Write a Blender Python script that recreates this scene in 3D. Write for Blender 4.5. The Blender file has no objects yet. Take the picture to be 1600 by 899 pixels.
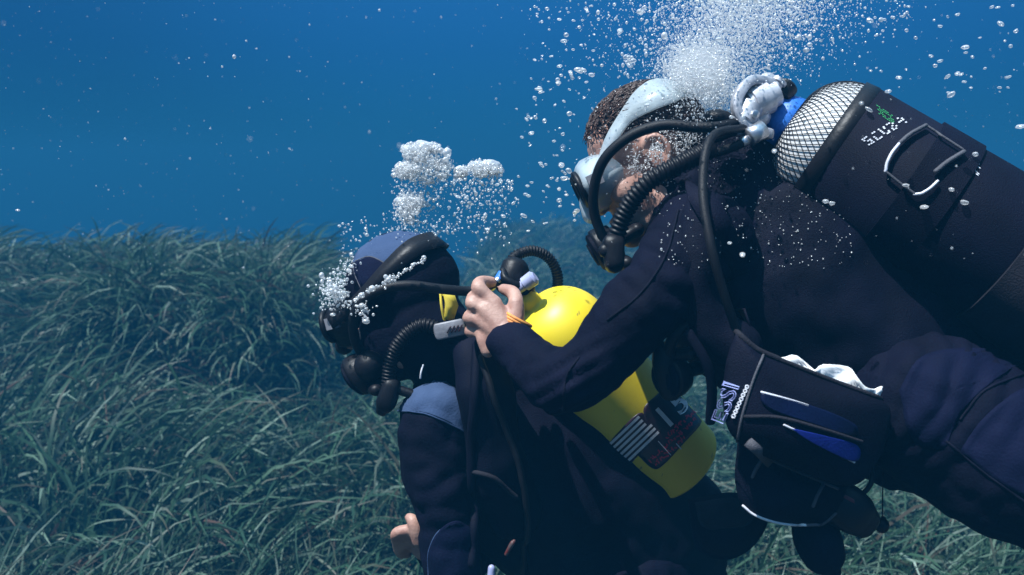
import bpy, bmesh, math, random
import numpy as np
from mathutils import Vector, Matrix, noise
from mathutils.bvhtree import BVHTree

random.seed(7); RNG = np.random.default_rng(7)
SC = bpy.context.scene
COL = SC.collection

# ------------------------------------------------------------------ camera
F = 1400.0                       # focal length in photo pixels (photo 1600 x 899)
PITCH = math.radians(8)
CAM = Vector((0, 0, 1.6))
cam_d = bpy.data.cameras.new('camera'); cam = bpy.data.objects.new('camera', cam_d); COL.objects.link(cam)
cam.location = CAM; cam.rotation_euler = (math.pi/2 - PITCH, 0, 0)
cam_d.sensor_width = 36; cam_d.lens = 36*F/1600; cam_d.clip_start = 0.05; cam_d.clip_end = 500
SC.camera = cam
cam_d.dof.use_dof = True; cam_d.dof.focus_distance = 1.38; cam_d.dof.aperture_fstop = 5.6

# ------------------------------------------------------------------ world: daylight coming down through clear sea water
SUN_DIR = Vector((-0.37, -0.22, 0.90)).normalized()      # towards the sun
w = bpy.data.worlds.new('World'); SC.world = w; w.use_nodes = True
nt = w.node_tree; nt.nodes.clear()
def wn(t): return nt.nodes.new(t)
out = wn('ShaderNodeOutputWorld'); bg = wn('ShaderNodeBackground'); bg.inputs[1].default_value = 0.1
sky = wn('ShaderNodeTexSky'); sky.sky_type = 'NISHITA'; sky.sun_disc = False
sky.sun_elevation = math.asin(SUN_DIR.z); sky.sun_rotation = math.atan2(SUN_DIR.x, SUN_DIR.y)
tc = wn('ShaderNodeTexCoord'); sx = wn('ShaderNodeSeparateXYZ'); nt.links.new(tc.outputs['Generated'], sx.inputs[0])
mr = wn('ShaderNodeMapRange'); mr.inputs[1].default_value = -1; mr.inputs[2].default_value = 1
nt.links.new(sx.outputs['Z'], mr.inputs[0])
cr = wn('ShaderNodeValToRGB'); nt.links.new(mr.outputs[0], cr.inputs[0])
stops = [(0.0, (.012, .06, .10)), (.40, (.030, .34, .66)), (.48, (.044, .66, 1.46)), (.52, (.048, .655, 1.66)), (.56, (.056, .65, 1.90)),
         (.62, (.085, .78, 2.35)), (.70, (.25, 1.25, 2.8)), (.85, (1.3, 3.0, 4.4)), (1.0, (2.6, 4.6, 5.8))]
while len(cr.color_ramp.elements) < len(stops): cr.color_ramp.elements.new(0.5)
for e, (p, c) in zip(cr.color_ramp.elements, stops): e.position = p; e.color = (*c, 1)
# the sky itself shows only in the round window overhead, filtered by the water
win = wn('ShaderNodeMapRange'); win.interpolation_type = 'SMOOTHSTEP'
win.inputs[1].default_value = .45; win.inputs[2].default_value = .85; nt.links.new(sx.outputs['Z'], win.inputs[0])
tint = wn('ShaderNodeMix'); tint.data_type = 'RGBA'; tint.blend_type = 'MULTIPLY'; tint.inputs['Factor'].default_value = 1
nt.links.new(sky.outputs[0], tint.inputs['A']); tint.inputs['B'].default_value = (.55, .9, 1.0, 1)
sc_ = wn('ShaderNodeVectorMath'); sc_.operation = 'SCALE'
nt.links.new(tint.outputs['Result'], sc_.inputs[0]); nt.links.new(win.outputs[0], sc_.inputs['Scale'])
ad = wn('ShaderNodeVectorMath'); ad.operation = 'ADD'
dp = wn('ShaderNodeVectorMath'); dp.operation = 'DOT_PRODUCT'; dp.inputs[1].default_value = Vector((.14, .95, .27)).normalized()
nt.links.new(tc.outputs['Generated'], dp.inputs[0])
lobe = wn('ShaderNodeMapRange'); lobe.interpolation_type = 'SMOOTHSTEP'; lobe.inputs[1].default_value = .80; lobe.inputs[2].default_value = 1.0
lobe.inputs[3].default_value = .86; lobe.inputs[4].default_value = 1.26; nt.links.new(dp.outputs['Value'], lobe.inputs[0])
ls_ = wn('ShaderNodeVectorMath'); ls_.operation = 'SCALE'; nt.links.new(cr.outputs[0], ls_.inputs[0]); nt.links.new(lobe.outputs[0], ls_.inputs['Scale'])
nt.links.new(ls_.outputs[0], ad.inputs[0]); nt.links.new(sc_.outputs[0], ad.inputs[1])
nt.links.new(ad.outputs[0], bg.inputs[0]); nt.links.new(bg.outputs[0], out.inputs[0])

sun_d = bpy.data.lights.new('sun', 'SUN'); sun_d.energy = 5.0; sun_d.angle = math.radians(0.5); sun_d.color = (.96, .99, 1.0)
sun = bpy.data.objects.new('sun', sun_d); COL.objects.link(sun); sun.location = (-2, -1, 8)
sun.rotation_euler = SUN_DIR.to_track_quat('Z', 'Y').to_euler()

SC.view_settings.view_transform = 'Standard'; SC.view_settings.look = 'None'
SC.view_settings.exposure = 0.75; SC.view_settings.gamma = 1
SC.render.engine = 'CYCLES'
SC.cycles.max_bounces = 16; SC.cycles.diffuse_bounces = 14; SC.cycles.transmission_bounces = 14; SC.cycles.volume_bounces = 1; SC.cycles.transparent_max_bounces = 24
SC.cycles.use_denoising = True
SC.cycles.caustics_reflective = False; SC.cycles.caustics_refractive = False

# ------------------------------------------------------------------ helpers
RIGHT = Vector((1, 0, 0)); UP = Vector((0, math.sin(PITCH), math.cos(PITCH))); FW = Vector((0, math.cos(PITCH), -math.sin(PITCH)))
def at(px, py, d):               # where a thing seen at a photo pixel stands, d metres away
    return CAM + RIGHT*((px-800)/F*d) - UP*((py-449.5)/F*d) + FW*d
def dirv(ix, iy, dd=0.0): return (RIGHT*ix - UP*iy + FW*dd).normalized()
def proj(p):
    q = p - CAM; d = q.dot(FW)
    return 800 + q.dot(RIGHT)/d*F, 449.5 - q.dot(UP)/d*F, d

def catmull(P, k):
    P = [np.array(p, float) for p in P]
    if len(P) == 2: return [P[0]*(1-t)+P[1]*t for t in np.linspace(0, 1, k+1)]
    o = []
    for i in range(len(P)-1):
        a = P[i-1] if i > 0 else 2*P[0]-P[1]; b = P[i]; c = P[i+1]; d = P[i+2] if i+2 < len(P) else 2*P[-1]-P[-2]
        for j in range(k):
            t = j/k
            o.append(.5*((2*b)+(-a+c)*t+(2*a-5*b+4*c-d)*t*t+(-a+3*b-3*c+d)*t**3))
    o.append(P[-1]); return o

class MB:
    def __init__(s): s.v = []; s.f = []
    def add(s, v, f):
        n = len(s.v); s.v += [tuple(p) for p in v]; s.f += [tuple(i+n for i in q) for q in f]; return s
    def tube(s, pts, rad, n=12, up=None, sub=5, cap='round', power=2.0):
        rr = [(r, r) if not isinstance(r, (tuple, list)) else r for r in (rad if isinstance(rad, list) else [rad]*len(pts))]
        P = catmull([tuple(p) for p in pts], sub); R = catmull(rr, sub)
        P = [Vector(p) for p in P]; R = [(max(1e-4, r[0]), max(1e-4, r[1])) for r in R]
        rings = []; b = None
        for i, p in enumerate(P):
            t = (P[min(i+1, len(P)-1)] - P[max(i-1, 0)]).normalized()
            if up is not None: ref = Vector(up)
            elif b is None: ref = Vector((0, 0, 1)) if abs(t.z) < .9 else Vector((1, 0, 0))
            else: ref = b
            b = (ref - t*ref.dot(t)).normalized(); a = t.cross(b)
            rings.append((p, a, b, t, R[i]))
        V = []; Fc = []
        def ring(p, a, b, r, k=1.0):
            for j in range(n):
                th = 2*math.pi*j/n; c, q = math.cos(th), math.sin(th)
                c = math.copysign(abs(c)**(2/power), c); q = math.copysign(abs(q)**(2/power), q)
                V.append(p + a*(r[0]*k*c) + b*(r[1]*k*q))
        nr = 0
        if cap == 'round':
            p, a, b, t, r = rings[0]; m = min(r)
            for ph in (80, 50, 25): ring(p - t*(m*math.sin(math.radians(ph))), a, b, r, math.cos(math.radians(ph))); nr += 1
        for (p, a, b, t, r) in rings: ring(p, a, b, r); nr += 1
        if cap == 'round':
            p, a, b, t, r = rings[-1]; m = min(r)
            for ph in (25, 50, 80): ring(p + t*(m*math.sin(math.radians(ph))), a, b, r, math.cos(math.radians(ph))); nr += 1
        for i in range(nr-1):
            for j in range(n):
                k = (j+1) % n; Fc.append((i*n+j, i*n+k, (i+1)*n+k, (i+1)*n+j))
        if cap is not None:
            Fc.append(tuple(range(n-1, -1, -1))); Fc.append(tuple((nr-1)*n+j for j in range(n)))
        return s.add(V, Fc)
    def ell(s, c, ax, nu=20, nv=12):
        a, b, d = [Vector(x) for x in ax]; c = Vector(c); V = [c + d]; Fc = []
        for i in range(1, nv):
            ph = math.pi*i/nv
            for j in range(nu):
                th = 2*math.pi*j/nu; V.append(c + d*math.cos(ph) + (a*math.cos(th)+b*math.sin(th))*math.sin(ph))
        V.append(c - d)
        for j in range(nu): Fc.append((0, 1+j, 1+(j+1) % nu))
        for i in range(nv-2):
            for j in range(nu):
                k = (j+1) % nu; Fc.append((1+i*nu+j, 1+(i+1)*nu+j, 1+(i+1)*nu+k, 1+i*nu+k))
        L = len(V)-1
        for j in range(nu): Fc.append((L, 1+(nv-2)*nu+(j+1) % nu, 1+(nv-2)*nu+j))
        return s.add(V, Fc)
    def box(s, c, ax):
        a, b, d = [Vector(x) for x in ax]; c = Vector(c)
        V = [c+a*i+b*j+d*k for i in (-1, 1) for j in (-1, 1) for k in (-1, 1)]
        return s.add(V, [(0, 1, 3, 2), (4, 6, 7, 5), (0, 4, 5, 1), (2, 3, 7, 6), (0, 2, 6, 4), (1, 5, 7, 3)])
    def lathe(s, o, axis, prof, n=32, cap=True):       # prof: (distance along axis, radius)
        axis = Vector(axis).normalized(); o = Vector(o)
        ref = Vector((0, 0, 1)) if abs(axis.z) < .9 else Vector((1, 0, 0))
        b = (ref - axis*ref.dot(axis)).normalized(); a = axis.cross(b); V = []; Fc = []
        for (t, r) in prof:
            for j in range(n):
                th = 2*math.pi*j/n; V.append(o + axis*t + a*(r*math.cos(th)) + b*(r*math.sin(th)))
        for i in range(len(prof)-1):
            for j in range(n):
                k = (j+1) % n; Fc.append((i*n+j, i*n+k, (i+1)*n+k, (i+1)*n+j))
        if cap: Fc.append(tuple(range(n-1, -1, -1))); Fc.append(tuple((len(prof)-1)*n+j for j in range(n)))
        return s.add(V, Fc)
    def slab(s, poly, d0, bulge, thick, gx=0, gy=0, rings=7, per=6, px=True):
        # a padded panel: outline given by photo pixels at depth d0 (tilted by gx, gy metres per pixel), front bulging, real thickness
        cx = sum(p[0] for p in poly)/len(poly); cy = sum(p[1] for p in poly)/len(poly)
        B = catmull([(*p,) for p in poly+[poly[0]]], per)[:-1]; n = len(B)
        def pt(q, off): return at(q[0], q[1], d0 + gx*(q[0]-cx) + gy*(q[1]-cy) + off)
        V = []; Fc = []
        for side in (0, 1):
            V.append(pt((cx, cy), -bulge if side == 0 else thick))
            for r in range(1, rings+1):
                k = r/rings
                for q in B:
                    z = -bulge*(1-k**3) if side == 0 else thick*(1-k**6)
                    V.append(pt((cx+(q[0]-cx)*k, cy+(q[1]-cy)*k), z))
        M = 1+rings*n
        for side in (0, 1):
            o = side*M
            for j in range(n): Fc.append((o, o+1+j, o+1+(j+1) % n))
            for r in range(rings-1):
                for j in range(n):
                    k = (j+1) % n; Fc.append((o+1+r*n+j, o+1+(r+1)*n+j, o+1+(r+1)*n+k, o+1+r*n+k))
        for j in range(n):
            k = (j+1) % n; a = 1+(rings-1)*n
            Fc.append((a+j, M+a+j, M+a+k, a+k))
        return s.add(V, Fc)

WOFF = {}
def link(name, me, mat=None, parent=None, origin=None, smooth=True):
    o = bpy.data.objects.new(name, me); COL.objects.link(o)
    if mat: me.materials.append(mat)
    if smooth and len(me.polygons): me.polygons.foreach_set('use_smooth', np.ones(len(me.polygons), bool))
    off = WOFF[parent.name] if parent else (Vector(origin) if origin is not None else Vector((0, 0, 0)))
    me.transform(Matrix.Translation(-off))
    if parent: o.parent = parent
    else: o.location = off
    WOFF[o.name] = off
    return o
def build(name, mb, mat, parent=None, smooth=True, origin=None, sharp=None):
    me = bpy.data.meshes.new(name); me.from_pydata(mb.v, [], mb.f); me.validate()
    bm = bmesh.new(); bm.from_mesh(me); bmesh.ops.recalc_face_normals(bm, faces=bm.faces); bm.to_mesh(me); bm.free()
    if parent is None and origin is None and mb.v:
        origin = Vector(np.mean(np.array(mb.v), axis=0))
    o = link(name, me, mat, parent, origin, smooth)
    if sharp: me.set_sharp_from_angle(angle=math.radians(sharp))
    return o
def remeshed(name, mb, voxel, smooth_it, mat, parent=None, origin=None, wrinkle=(), folds=()):
    me = bpy.data.meshes.new('t'); me.from_pydata(mb.v, [], mb.f)
    bm = bmesh.new(); bm.from_mesh(me); bmesh.ops.recalc_face_normals(bm, faces=bm.faces); bm.to_mesh(me); bm.free()
    t = bpy.data.objects.new('t', me); COL.objects.link(t)
    m = t.modifiers.new('r', 'REMESH'); m.mode = 'VOXEL'; m.voxel_size = voxel
    if smooth_it:
        m2 = t.modifiers.new('s', 'SMOOTH'); m2.factor = .5; m2.iterations = smooth_it
    dg = bpy.context.evaluated_depsgraph_get()
    r = bpy.data.meshes.new_from_object(t.evaluated_get(dg)); r.name = name
    bpy.data.objects.remove(t); bpy.data.meshes.remove(me)
    if wrinkle:
        n = len(r.vertices); co = np.empty(n*3); nr = np.empty(n*3)
        r.vertices.foreach_get('co', co); r.vertices.foreach_get('normal', nr)
        co = co.reshape(-1, 3); nr = nr.reshape(-1, 3)
        for (sc, amp) in wrinkle:
            dd = np.array([noise.noise(Vector(c)/sc) for c in co]); co += nr*(dd*amp)[:, None]
        for (c, axis, wl, amp, rad) in folds:          # creases bunching at a joint
            c = np.array(c[:]); axis = np.array(axis[:]); q = co-c; dist = np.linalg.norm(q, axis=1); near = dist < rad*2.2
            ph = (q[near]@axis)/wl*2*np.pi+np.array([2.2*noise.noise(Vector(x)*14) for x in co[near]])
            co[near] += nr[near]*(amp*(np.abs(np.sin(ph*.5))-.6)*np.exp(-(dist[near]/rad)**2))[:, None]
        r.vertices.foreach_set('co', co.ravel()); r.update()
    return link(name, r, mat, parent, origin)
def bvh_of(*objs):
    V = []; P = []
    for o in objs:
        off = WOFF[o.name]; n = len(V)
        V += [v.co + off for v in o.data.vertices]; P += [[i+n for i in p.vertices] for p in o.data.polygons]
    return BVHTree.FromPolygons(V, P)
def lay(bvh, px, py, off, dflt):
    d = (at(px, py, 1) - CAM).normalized(); h = bvh.ray_cast(CAM, d)
    if h[0] is None: return at(px, py, dflt)
    n = h[1] if h[1].dot(d) < 0 else -h[1]
    return h[0] + n*off
def onto(bvh, c, q, k, off, dflt):            # a point k of the way from c to q, pulled in to where the surface ends
    for i in range(24):
        x, y = c[0]+(q[0]-c[0])*k, c[1]+(q[1]-c[1])*k
        d = (at(x, y, 1)-CAM).normalized()
        if bvh.ray_cast(CAM, d)[0] is not None: break
        k *= .95
    return lay(bvh, x, y, off, dflt)
def patch(bvh, poly, off, dflt, rings=10, per=6, thick=.0015):     # a panel sewn on a curved surface
    cx = sum(p[0] for p in poly)/len(poly); cy = sum(p[1] for p in poly)/len(poly)
    B = catmull(poly+[poly[0]], per)[:-1]; n = len(B); mb = MB(); V = []; Fc = []
    for lev in (off, off-thick-.002):
        V.append(lay(bvh, cx, cy, lev, dflt))
        for r in range(1, rings+1):
            for q in B: V.append(onto(bvh, (cx, cy), q, r/rings, lev, dflt))
    M = 1+rings*n
    for o in (0, M):
        for j in range(n): Fc.append((o, o+1+j, o+1+(j+1) % n))
        for r in range(rings-1):
            for j in range(n):
                k = (j+1) % n; Fc.append((o+1+r*n+j, o+1+(r+1)*n+j, o+1+(r+1)*n+k, o+1+r*n+k))
    a = 1+(rings-1)*n
    for j in range(n):
        k = (j+1) % n; Fc.append((a+j, M+a+j, M+a+k, a+k))
    return mb.add(V, Fc)
def seam(bvh, pts, r, off, dflt, sub=8):
    P = [lay(bvh, q[0], q[1], off, dflt) for q in catmull(pts, sub)]
    return MB().tube(P, r, n=6, sub=1)
def strap(path, normals, width, thick):          # flat webbing; width may vary
    k = len(path); V = []; Fc = []
    wd = width if isinstance(width, list) else [width]*k
    for i, p in enumerate(path):
        t = (path[min(i+1, k-1)]-path[max(i-1, 0)]).normalized(); n = normals[i]; n = (n-t*n.dot(t)).normalized(); b = t.cross(n)
        for (x, y) in ((-.5, 0), (.5, 0), (.5, 1), (-.5, 1)): V.append(p+b*(wd[i]*x)+n*(thick*y))
    for i in range(k-1):
        for j in range(4): Fc.append((i*4+j, i*4+(j+1) % 4, i*4+4+(j+1) % 4, i*4+4+j))
    Fc += [(3, 2, 1, 0), tuple((k-1)*4+j for j in range(4))]
    return MB().add(V, Fc)
def corrugated(mb, pts, r, pitch=.007, n=12):
    P = [Vector(p) for p in catmull([tuple(p) for p in pts], 24)]
    L = [0]
    for a, b in zip(P, P[1:]): L.append(L[-1]+(b-a).length)
    m = int(L[-1]/pitch*4); Q = []; R = []
    for i in range(m+1):
        s = L[-1]*i/m; j = min(max(np.searchsorted(L, s)-1, 0), len(P)-2); t = (s-L[j])/max(1e-9, L[j+1]-L[j])
        Q.append(P[j].lerp(P[j+1], t)); R.append(r*(1.0+.14*math.cos(2*math.pi*i/4)))
    return mb.tube(Q, R, n=n, sub=1)
def thing(name, label, cat, loc, group=None):
    o = bpy.data.objects.new(name, None); COL.objects.link(o); o.location = loc; o.empty_display_size = .05
    o['label'] = label; o['category'] = cat
    if group: o['group'] = group
    WOFF[o.name] = Vector(loc); return o
def tag(o, label, cat, group=None, kind=None):
    o['label'] = label; o['category'] = cat
    if group: o['group'] = group
    if kind: o['kind'] = kind
    return o

# ------------------------------------------------------------------ materials
def material(name, c1, c2=None, rough=.5, metal=0, scale=20, bump=0, bscale=200, spec=.5, sheen=0, coat=0, sss=0, trans=0, detail=4, attr=None):
    m = bpy.data.materials.new(name); m.use_nodes = True; t = m.node_tree; p = t.nodes['Principled BSDF']
    p.inputs['Roughness'].default_value = rough; p.inputs['Metallic'].default_value = metal
    p.inputs['Specular IOR Level'].default_value = spec
    p.inputs['Sheen Weight'].default_value = sheen; p.inputs['Coat Weight'].default_value = coat
    p.inputs['Sheen Roughness'].default_value = .5
    p.inputs['Transmission Weight'].default_value = trans
    if sss: p.inputs['Subsurface Weight'].default_value = sss; p.inputs['Subsurface Radius'].default_value = (.01, .004, .002)
    co = t.nodes.new('ShaderNodeTexCoord')
    nz = t.nodes.new('ShaderNodeTexNoise'); nz.inputs['Scale'].default_value = scale; nz.inputs['Detail'].default_value = detail
    t.links.new(co.outputs['Object'], nz.inputs['Vector'])
    r = t.nodes.new('ShaderNodeValToRGB'); r.color_ramp.elements[0].position = .35; r.color_ramp.elements[1].position = .65
    r.color_ramp.elements[0].color = (*c1, 1); r.color_ramp.elements[1].color = (*(c2 or c1), 1)
    t.links.new(nz.outputs['Fac'], r.inputs[0]); t.links.new(r.outputs[0], p.inputs['Base Color'])
    if bump:
        n2 = t.nodes.new('ShaderNodeTexNoise'); n2.inputs['Scale'].default_value = bscale; n2.inputs['Detail'].default_value = 3
        t.links.new(co.outputs['Object'], n2.inputs['Vector'])
        b = t.nodes.new('ShaderNodeBump'); b.inputs['Strength'].default_value = bump; b.inputs['Distance'].default_value = .002
        t.links.new(n2.outputs['Fac'], b.inputs['Height']); t.links.new(b.outputs[0], p.inputs['Normal'])
    return m
def scuff(m, col, amount=.70):          # scratches and chips worn through the paint
    t = m.node_tree; p = t.nodes['Principled BSDF']; lk = p.inputs['Base Color'].links[0].from_socket
    co = t.nodes.new('ShaderNodeTexCoord'); mp = t.nodes.new('ShaderNodeMapping'); mp.inputs['Scale'].default_value = (160, 22, 60); mp.inputs['Rotation'].default_value = (.4, .8, .3)
    n1 = t.nodes.new('ShaderNodeTexNoise'); n1.inputs['Scale'].default_value = 1; n1.inputs['Detail'].default_value = 3
    n2 = t.nodes.new('ShaderNodeTexNoise'); n2.inputs['Scale'].default_value = 14
    t.links.new(co.outputs['Object'], mp.inputs[0]); t.links.new(mp.outputs[0], n1.inputs['Vector']); t.links.new(co.outputs['Object'], n2.inputs['Vector'])
    ml = t.nodes.new('ShaderNodeMath'); ml.operation = 'MULTIPLY'; t.links.new(n1.outputs['Fac'], ml.inputs[0]); t.links.new(n2.outputs['Fac'], ml.inputs[1])
    mr = t.nodes.new('ShaderNodeMapRange'); mr.inputs[1].default_value = .395; mr.inputs[2].default_value = .43; mr.inputs[4].default_value = amount; t.links.new(ml.outputs[0], mr.inputs[0])
    mx = t.nodes.new('ShaderNodeMix'); mx.data_type = 'RGBA'; t.links.new(mr.outputs[0], mx.inputs['Factor']); t.links.new(lk, mx.inputs['A']); mx.inputs['B'].default_value = (*col, 1)
    t.links.new(mx.outputs['Result'], p.inputs['Base Color'])
M = {}
M['neoprene'] = material('black neoprene', (.0020, .0022, .0075), (.0038, .0041, .014), .8, spec=.07, bump=.5, bscale=260, scale=9)
M['navy'] = material('navy neoprene', (.0026, .0036, .016), (.0038, .0050, .022), .8, spec=.08, bump=.4, bscale=300, scale=14)
M['slate_blue'] = material('slate blue neoprene', (.036, .060, .125), (.050, .078, .150), .85, spec=.08, bump=.4, bscale=300, scale=14)
M['nylon'] = material('black nylon', (.0020, .0022, .0070), (.0038, .0040, .013), .7, spec=.09, bump=.5, bscale=500, scale=12)
M['grey_nylon'] = material('charcoal nylon', (.014, .014, .019), (.024, .022, .029), .8, spec=.1, bump=.6, bscale=420, scale=16)
M['web'] = material('grey webbing', (.045, .045, .055), (.065, .065, .08), .7, bump=.5, bscale=600)
M['rubber'] = material('black rubber', (.004, .004, .006), (.008, .007, .009), .45, spec=.22, bump=.25, bscale=150)
M['hose'] = material('hose rubber', (.006, .006, .008), (.011, .011, .014), .5, spec=.2, bump=.3, bscale=900)
M['blue_panel'] = material('royal blue coated cloth', (.004, .010, .12), (.008, .018, .18), .5, spec=.2, bump=.3, bscale=300)
M['yellow'] = material('yellow tank paint', (.74, .56, .016), (.80, .62, .022), .45, scale=6, bump=.06, bscale=60)
scuff(M['yellow'], (.22, .17, .05))
M['yellow_rub'] = material('yellow silicone', (.72, .56, .05), (.78, .62, .08), .5)
M['white_paint'] = material('white tank paint', (.62, .62, .63), (.70, .70, .70), .5, scale=30, bump=.1)
M['white_print'] = material('white print', (.66, .67, .74), (.78, .78, .82), .5, scale=80)
M['lilac_print'] = material('lilac print', (.22, .25, .52), (.36, .40, .70), .5, scale=60)
M['white_pipe'] = material('white piping', (.6, .6, .68), (.75, .75, .8), .4, scale=60)
M['red_print'] = material('red print', (.50, .010, .04), (.70, .02, .06), .5, scale=90)
M['black_print'] = material('black sticker', (.008, .006, .010), (.03, .006, .014), .4, scale=60)
M['green_print'] = material('green print', (.02, .30, .08), (.05, .4, .12), .5)
M['steel'] = material('chromed brass', (.58, .58, .62), (.72, .72, .74), .3, metal=.85, scale=40, bump=.1)
M['plate'] = material('worn grey plastic', (.16, .16, .18), (.24, .24, .27), .5, scale=60, bump=.2)
M['pale_metal'] = material('satin pale metal', (.34, .34, .38), (.56, .56, .60), .42, metal=.35, scale=70, bump=.12, bscale=160)
M['lilac'] = material('satin lilac grey cap', (.30, .32, .52), (.4, .42, .6), .35, scale=60)
M['sky_blue'] = material('blue tape', (.015, .12, .50), (.03, .18, .62), .5, scale=40, bump=.3)
M['skin'] = material('skin', (.34, .175, .135), (.46, .27, .21), .55, scale=45, sss=.04, bump=.3, bscale=240, detail=8)
M['hair'] = material('brown hair', (.022, .011, .009), (.065, .032, .024), .55, scale=120)
M['silicone'] = material('frosted white silicone', (.42, .50, .56), (.56, .64, .67), .35, scale=25, sss=.0, bump=.2)
_t = M['silicone'].node_tree; _p = _t.nodes['Principled BSDF']; _tp = _t.nodes.new('ShaderNodeBsdfTransparent'); _mx = _t.nodes.new('ShaderNodeMixShader'); _mx.inputs[0].default_value = .38
_t.links.new(_p.outputs[0], _mx.inputs[1]); _t.links.new(_tp.outputs[0], _mx.inputs[2]); _t.links.new(_mx.outputs[0], _t.nodes['Material Output'].inputs[0])
M['lens'] = material('dark mask glass', (.01, .014, .02), (.015, .02, .03), .06, spec=.8)
M['paper'] = material('white plastic sheet', (.80, .80, .82), (.86, .86, .86), .5, scale=20, bump=.2, bscale=40)
M['orange'] = material('orange cord', (.62, .20, .04), (.75, .30, .06), .6, scale=120, bump=.4)
M['eye'] = material('eye white', (.6, .58, .55), (.7, .66, .62), .2)

# the neoprene and nylon carry woven relief and worn, dusty patches
# bubbles: bright shells that pass light on
def bubble_mat(name, clear, rim):
    m = bpy.data.materials.new(name); m.use_nodes = True; t = m.node_tree; t.nodes.clear()
    o = t.nodes.new('ShaderNodeOutputMaterial'); d = t.nodes.new('ShaderNodeBsdfDiffuse'); d.inputs[0].default_value = (.97, .97, .98, 1)
    tr = t.nodes.new('ShaderNodeBsdfTranslucent'); tr.inputs[0].default_value = (.95, .97, .99, 1)
    a = t.nodes.new('ShaderNodeMixShader'); a.inputs[0].default_value = .45
    g = t.nodes.new('ShaderNodeBsdfGlossy'); g.inputs['Roughness'].default_value = .16
    b = t.nodes.new('ShaderNodeMixShader'); b.inputs[0].default_value = .28
    t.links.new(d.outputs[0], a.inputs[1]); t.links.new(tr.outputs[0], a.inputs[2])
    t.links.new(a.outputs[0], b.inputs[1]); t.links.new(g.outputs[0], b.inputs[2])
    tp = t.nodes.new('ShaderNodeBsdfTransparent'); c = t.nodes.new('ShaderNodeMixShader')
    lw = t.nodes.new('ShaderNodeLayerWeight'); lw.inputs[0].default_value = .35
    mr = t.nodes.new('ShaderNodeMapRange'); mr.inputs[3].default_value = clear; mr.inputs[4].default_value = rim
    t.links.new(lw.outputs['Facing'], mr.inputs[0]); t.links.new(mr.outputs[0], c.inputs[0])
    t.links.new(b.outputs[0], c.inputs[1]); t.links.new(tp.outputs[0], c.inputs[2]); t.links.new(c.outputs[0], o.inputs[0])
    return m
M['bubble'] = bubble_mat('air bubble', .74, .08)
M['froth'] = bubble_mat('froth', .48, .22)

# ------------------------------------------------------------------ seabed, seagrass
def sstep(a, b, x):
    t = np.clip((x-a)/(b-a), 0, 1); return t*t*(3-2*t)
_ph = RNG.uniform(0, 6.28, (6, 2)); 
def wav(x, y, s, k):             # smooth noise, vectorised
    r = 0
    for i in range(4):
        a = i*1.7+k*2.3; r = r + np.sin((x*math.cos(a)+y*math.sin(a))*s*(1+.37*i)+_ph[i, 0]*(k+1)+1.3*np.sin((x*math.sin(a*1.3)-y*math.cos(a))*s*.7+_ph[i, 1]+k))
    return r/4
def ground(x, y):
    edge = 4.05+.30*wav(x, y*0, 2.2, 1)+.12*wav(x, y*0, 6.5, 2)
    left = 1-sstep(-1.22, -.80, x+.15*wav(x, y, 3, 3)-(y-4.5)*.16*-1)
    terr = sstep(0, .22, y-edge)*left*(.60+.12*wav(x, y, 2.5, 4))
    near_edge = 2.62+.22*wav(x, y*0, 3.1, 5)
    shelf = sstep(0, .35, y-near_edge)*(1-sstep(-.45, .1, x))*.22
    z = -.10+shelf+terr*.95+.09*wav(x, y, 2.1, 6)+.06*wav(x, y, 5, 7)
    z = z+.30*sstep(4.5, 10, y)*sstep(-1.6, .2, x)
    fall = sstep(5.4, 12, y)*(1-sstep(-2.2, .1, x))*2.2 + sstep(15, 34, y)*5
    return z-fall
gx = np.concatenate([np.linspace(-60, -6, 30), np.linspace(-5.8, 5.8, 150), np.linspace(6, 60, 30)])
gy = np.concatenate([np.linspace(-20, .5, 15), np.linspace(.7, 10, 130), np.linspace(10.5, 70, 40)])
GX, GY = np.meshgrid(gx, gy); GZ = ground(GX, GY)
nx, ny = len(gx), len(gy)
V = np.stack([GX, GY, GZ], -1).reshape(-1, 3)
I = np.arange(nx*ny).reshape(ny, nx)
Fq = np.stack([I[:-1, :-1], I[:-1, 1:], I[1:, 1:], I[1:, :-1]], -1).reshape(-1, 4)
def np_mesh(name, V, Fq):
    me = bpy.data.meshes.new(name); k = Fq.shape[1]
    me.vertices.add(len(V)); me.vertices.foreach_set('co', np.ascontiguousarray(V, np.float32).ravel())
    me.loops.add(Fq.size); me.loops.foreach_set('vertex_index', np.ascontiguousarray(Fq, np.int32).ravel())
    me.polygons.add(len(Fq)); me.polygons.foreach_set('loop_start', np.arange(0, Fq.size, k, dtype=np.int32))
    me.update(calc_edges=True); return me
M['bed'] = material('seabed mat of roots and sand', (.018, .020, .014), (.06, .058, .04), .9, scale=9, bump=1, bscale=30)
bed = link('seabed', np_mesh('seabed', V, Fq), M['bed']); bed['kind'] = 'structure'; bed['label'] = 'dark root matted seabed under the seagrass'

# seagrass blades: every blade is a bent, tapering ribbon
def grass_points():
    out = []
    def region(n, x0, x1, y0, y1, p=1.0):
        u = RNG.random(n); y = y0*(y1/y0)**(u**p); hw = .86*y+.55
        x = RNG.uniform(np.maximum(x0, -hw), np.minimum(x1, hw)); out.append(np.stack([x, y], 1))
    region(56000, -9, 9, 1.7, 4.4); region(58000, -9, 9, 3.9, 6.8); region(42000, -16, 16, 6.5, 18)
    return np.concatenate(out)
GP = grass_points()
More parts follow.
